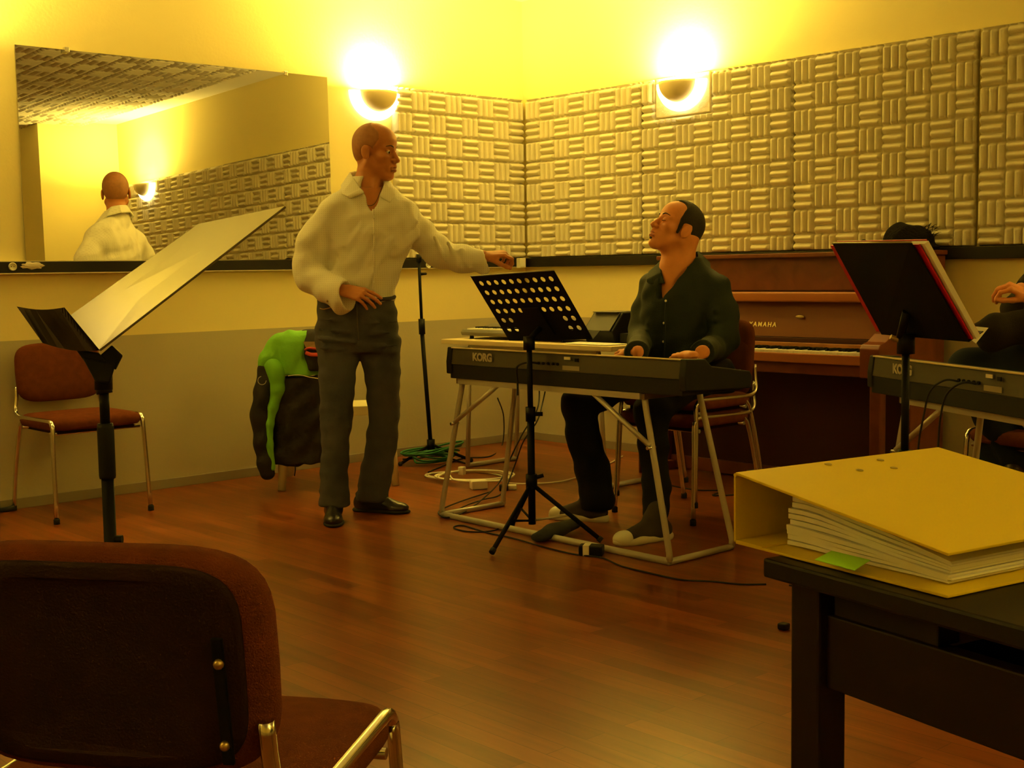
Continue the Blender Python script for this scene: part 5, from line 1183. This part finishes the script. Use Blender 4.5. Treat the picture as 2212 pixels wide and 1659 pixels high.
MB().hexa(wb(.030, .050, .056, .53, ztab-.125, ztab-.022), .002).build('apron', tl, t, True)
MB().hexa(wb(.070, .20, .03, .06, ztab-.050, ztab-.020), .002).build('corner_block', tw, t, True)
MB().hexa(wb(.066, 1.08, .08, .50, ztab-.118, ztab-.112)).build('under_shelf', tl, t, True)
# binder
bo = Vector((-4.733, -5.347, ztab+.0005)); yw = 4.517
bx_ = Vector((math.cos(yw), math.sin(yw), 0)); by_ = Vector((-math.sin(yw), math.cos(yw), 0)); yel = mat('yellow_card', (.80,.60,.010), .42, var=.03, vs=4)
t = thing('ring_binder', 'open ended yellow lever arch binder stuffed with paper on the black table', 'binder', tuple(bo))
B_ = lambda x, y, z: bo+bx_*x+by_*y+Vector((0, 0, z))
sh_, fh_ = .077, .040; Wd, Ln = .285, .32
def slab(x0, z0, x1, z1, th, y0=0, y1=Ln):
    d = Vector((x1-x0, z1-z0)); n = Vector((-d.y, d.x)).normalized()*th/2
    c = [(x0-n.x, z0-n.y), (x1-n.x, z1-n.y), (x1+n.x, z1+n.y), (x0+n.x, z0+n.y)]
    return [B_(a, y0, b_) for a, b_ in c]+[B_(a, y1, b_) for a, b_ in c]
MB().hexa(slab(.003, .0018, Wd, .0018, .0028), .0008).build('lower_cover', yel, t, True)
MB().hexa(slab(.0015, .002, .0015, sh_-.004, .0028), .0008).build('spine', yel, t, True)
MB().hexa(slab(.003, sh_, Wd, fh_, .0028), .0008).build('upper_cover', yel, t, True)
MB().tube([B_(.002, 0, sh_-.002), B_(.002, Ln, sh_-.002)], .0022, 8).build('hinge', yel, t, True)
MB().hexa(slab(.004, .0037, .045, .0037, .0022), 0).build('inner_hinge', yel, t, True)
rv = MB()
for (px, py) in ((1789, 1003), (1902, 994), (1857, 1016), (1931, 1011)):
    n = Vector((0,0,1)); pl = B_(.003, 0, sh_); slope = (fh_-sh_)/(Wd-.003); nrm = (Vector((0,0,1))-bx_*slope).normalized(); p = onp(px, py, nrm, nrm.dot(pl)+.0016)
    rv.lathe([(.0042, 0), (.0042, .0006), (.0028, .0009), (0, .0003)], 14, frameM(p, bx_+Vector((0,0,slope)), by_))
rv.build('rivets', mat('dull_rivet', (.45,.36,.08), .45, .4), t, True)
random.seed(3); stacks = 9; zc = .0045
for k in range(stacks):
    th = .0052+random.uniform(-.0008, .0010); x0 = .050+random.uniform(-.0015, .0015)+k*.0006; x1 = .050+.212+random.uniform(-.004, .003); y0 = .030+random.uniform(-.003, .003)
    pts = []; nseg = 10; z_at = lambda x, k=k: zc
    bm = bmesh.new(); ring = []
    for i in range(nseg+1):
        u = i/nseg; x = x0+(x1-x0)*u; squeeze = 1-.58*max(0, (u-.15)/.85)
        zb = .0040+(zc-.0040)*squeeze; zt = .0040+(zc+th-.0006-.0040)*squeeze
        wob = .0006*math.sin(u*9+k)
        ring.append([bm.verts.new(p) for p in (B_(x, y0, zb+wob), B_(x, y0+.272, zb+wob), B_(x, y0+.272, zt+wob), B_(x, y0, zt+wob))])
    for a, b2 in zip(ring, ring[1:]):
        for i in range(4): bm.faces.new((a[i], a[(i+1) % 4], b2[(i+1) % 4], b2[i]))
    bm.faces.new(ring[0]); bm.faces.new(ring[-1][::-1]); bmesh.ops.recalc_face_normals(bm, faces=bm.faces[:])
    me = bpy.data.meshes.new('paper_stack'); bm.to_mesh(me); bm.free(); mesh_obj('paper_stack', me, paper_m, t, True); zc += th+.0004
gn = mat('green_note', (.42,.95,.05), .6)
nq = [onz(1758, 1222, ztab+.010), onz(1792, 1190, ztab+.014), onz(1880, 1210, ztab+.010), onz(1846, 1233, ztab+.004)]
nq = [onz(1760, 1209, ztab+.013), onz(1796, 1190, ztab+.016), onz(1880, 1210, ztab+.013), onz(1846, 1232, ztab+.009)]
nt_ = MB().sheet(nq, .0006).build('sticky_note', gn); tag(nt_, 'bright green sticky note poking out of the yellow binder pages', 'sticky note')
# ------------------------------------------------------------------ hat and gloves on the piano
hatm = mat('black_wool', (.012,.010,.009), .95, bump=.8, bs=90, spec=.1); PZ = 1.1885
P = Loc((-.285, -2.80)); t = thing('hat', 'black knitted hat lying on top of the upright piano', 'hat', (-.285, -2.80, PZ+.003), RZ)
hx0 = P(1905, 540)[0]; hx1 = P(2022, 540)[0]
g = SDF((hx0-.10, -.17, -.02), (hx1+.10, .17, .24), .006); cx = (hx0+hx1)/2
g.ell((cx-.01, 0, .045), (.110, .085, .062), .02); g.ell((cx-.035, 0, .075), (.075, .08, .055), .03); g.ell((cx+.045, 0, .055), (.065, .08, .052), .03); g.ell((cx+.105, -.02, .012), (.045, .05, .014), .02)
g.wrinkle(1.0, [(60, 20, -30, .003), (-34, 62, 58, .003)], 3); g.F[:, :, :3] = np.maximum(g.F[:, :, :3], .003); sdf_obj('crown', g, hatm, t, 1)
fr_ = MB(); random.seed(9)
for k in range(70):
    a = random.uniform(-.5, 1.2); p = Vector((cx+.05+random.uniform(0, .06), random.uniform(-.08, .06), .05+random.uniform(0, .06))); d = Vector((random.uniform(.2, 1), random.uniform(-.4, .2), random.uniform(-.1, .8))).normalized()*.03
    fr_.tube([p, p+d*.6, p+d+Vector((0,0,-.004))], [.0018, .0006], 4)
fr_.build('fur_trim', hatm, t)
g = SDF((-.25, -.12, -.02), (.05, .12, .10), .005); x0 = P(1850, 545)[0]; g = SDF((x0-.06, -.10, -.02), (x0+.15, .10, .10), .005)
g.chain([(x0, 0, .012), (x0+.035, 0, .030), (x0+.07, 0, .014), (x0+.105, 0, .022)], [.014, .022, .014, .018], k=.01); o = sdf_obj('gloves', g, hatm, None, 1)
o.location = (-.285, -2.80, PZ+.003); o.rotation_euler = (0, 0, RZ); tag(o, 'small black gloves on the piano top left of the hat', 'gloves')
# ------------------------------------------------------------------ cables and plugs on the floor
def cable(pts, r, m, label, name='cable', z=None, cat='cable', group=None):
    P_ = [onz(p[0], p[1], p[2] if len(p) > 2 else r) for p in pts]
    o = MB().tube(P_, r, 7, 8).build(name, m); return tag(o, label, cat, group)
wc = mat('white_cable', (.85,.80,.62), .5)
cb = MB()
for k in range(6):
    c = onz(1000+6*k, 1028+1.2*k, .006); pts = []
    for j in range(14):
        a = 2*math.pi*j/14+k*.4; rx, ry = 78+9*math.sin(k*2.1), 9+1.6*(k % 3); pts.append(onz(1005+6*k+rx*math.cos(a)+8*math.sin(3*a+k), 1028+ry*math.sin(a), .005+.006*k))
    cb.tube(pts, .0052, 6, 4, closed=True)
cb.tube([onz(1085, 1040, .006), onz(1120, 1045, .006), onz(1180, 1043, .006), onz(1225, 1037, .006), onz(1290, 1015, .006), onz(1345, 985, .006)], .0042, 6, 6)
tag(cb.build('extension_cable', wc), 'white extension cable coiled on the floor left of the perforated stand', 'cable')
def block(name, px, py, size, m, label, cat, rz=0, z=0, bev=.006):
    p = onz(px, py, z); o = MB().box((-size[0]/2, -size[1]/2, 0), (size[0]/2, size[1]/2, size[2]), bev, seg=3).build(name, m); o.location = (p.x, p.y, z+.001); o.rotation_euler = (0, 0, rz); return tag(o, label, cat)
block('plug', 998, 1026, (.034, .034, .045), wc, 'white mains plug standing up in the white cable coil', 'plug', .3, .012)
block('power_adapter', 1034, 1056, (.085, .055, .045), wc, 'white power adapter on the floor between trestle leg and perforated stand', 'power adapter', RZ+.3)
block('power_adapter', 1088, 1060, (.045, .04, .032), black_plastic, 'small black adapter on the floor just right of the white adapter', 'power adapter', RZ)
block('plug', 1107, 1058, (.045, .03, .026), wc, 'white plug block between the small black adapter and the stand pole', 'plug', RZ)
o = block('power_adapter', 1278, 1199, (.095, .055, .040), black_plastic, 'black power adapter with white label lying on the front trestle tube', 'power adapter', RZ-.25, 0)
lb = MB().box((-.030, -.029, -.001), (-.005, .029, .0415), .001).build('white_label', mat('label_white', (.8,.76,.6), .5), o)
cable([(1655, 1262), (1600, 1262), (1540, 1256), (1470, 1252), (1400, 1237), (1340, 1222), (1300, 1205), (1240, 1197), (1180, 1183), (1110, 1163), (1050, 1150), (1000, 1135), (980, 1140), (1010, 1148), (1060, 1147), (1085, 1135), (1040, 1125)], .0032, rubber, 'thin black cable running along the front trestle tube to the black adapter')
cable([(1705, 1264), (1800, 1280), (1900, 1310)], .0032, rubber, 'thin black cable end on the floor behind the black table leg')
cable([(1160, 800, .62), (1165, 850, .50), (1158, 890, .42), (1130, 935, .32), (1105, 985, .20), (1080, 1040, .08), (1040, 1080, .02), (1005, 1105, .01), (965, 1118, .01), (948, 1105, .01), (990, 1085, .01), (1060, 1062, .01)], .0036, rubber, 'black cable sagging from the long keyboard down to the trestle corner')
cable([(1183, 790, .66), (1180, 830, .56), (1172, 870, .47), (1160, 910, .40), (1130, 955, .28), (1110, 1010, .12), (1085, 1065, .02), (1040, 1080, .01), (1000, 1095, .01), (975, 1112, .01)], .0034, rubber, 'second black cable hanging behind the perforated stand pole')
cable([(925, 1020), (960, 1005), (1000, 990), (1060, 985), (1085, 960), (1088, 900, .2), (1075, 860, .35)], .0040, rubber, 'black cable along the wall foot behind the keyboard trestle')
cable([(870, 992), (900, 990), (950, 985), (1012, 1003)], .0050, rubber, 'black cable lying across the microphone stand foot')
cable([(1430, 1045), (1500, 1058), (1560, 1060), (1540, 1070), (1600, 1068)], .0034, rubber, 'black cable on the floor behind the pianist chair')
d_ = d2
def kbp(x, y, z): return MK2 @ Vector((x, y, z))
def sag(x0, x1, label):
    a = kbp(x0, -.004, .735); pts = [a, a-n2*.05+Vector((0,0,.005)), kbp(x0-.06, -.07, .70), kbp(x0-.11, -.06, .62), kbp(x1, -.05, .50), kbp(x1-.01, -.05, .30), kbp(x1-.03, -.08, .05), kbp(x1+.05, -.12, .006), kbp(x1+.3, -.10, .006)]
    o = MB().tube(pts, .0035, 7, 6).build('cable', rubber); tag(o, label, 'cable')
sag(.60, .44, 'black cable dropping from the back of the right keyboard, left one of two')
sag(.70, .56, 'black cable dropping from the back of the right keyboard, right one of two')
a = MK1 @ Vector((.60, -.004, .738)); o = MB().tube([a, MK1 @ Vector((.57, -.04, .742)), MK1 @ Vector((.52, -.05, .72)), MK1 @ Vector((.50, -.03, .66)), MK1 @ Vector((.49, -.02, .60))], .0045, 7, 6).build('cable', rubber); tag(o, 'black cable plugged into the back of the long keyboard near the stand pole', 'cable')
o = MB().tube([onz(-30, 1104, .012), onz(10, 1101, .012), onz(30, 1098, .012)], [.008, .016], 10, 4).build('microphone_plug', rubber); tag(o, 'black cable plug on the floor at the far left photo edge', 'plug')
o = block('door_stop', 1693, 1360, (.03, .03, .02), black_plastic, 'tiny black object on the floor left of the black table leg', 'small object', 0)
# ------------------------------------------------------------------ render look
scene.view_settings.view_transform = 'Standard'; scene.view_settings.look = 'None'; scene.view_settings.gamma = 1
scene.view_settings.exposure = EXPO; scene.view_settings.use_curve_mapping = False
w = bpy.data.worlds.new('world'); scene.world = w; w.use_nodes = True
w.node_tree.nodes['Background'].inputs[0].default_value = (0,0,0,1); w.node_tree.nodes['Background'].inputs[1].default_value = 0
scene.cycles.max_bounces = 7; scene.cycles.diffuse_bounces = 5; scene.cycles.glossy_bounces = 3; scene.cycles.adaptive_threshold = .02
scene.cycles.sample_clamp_indirect = 4
scene.cycles.use_denoising = True
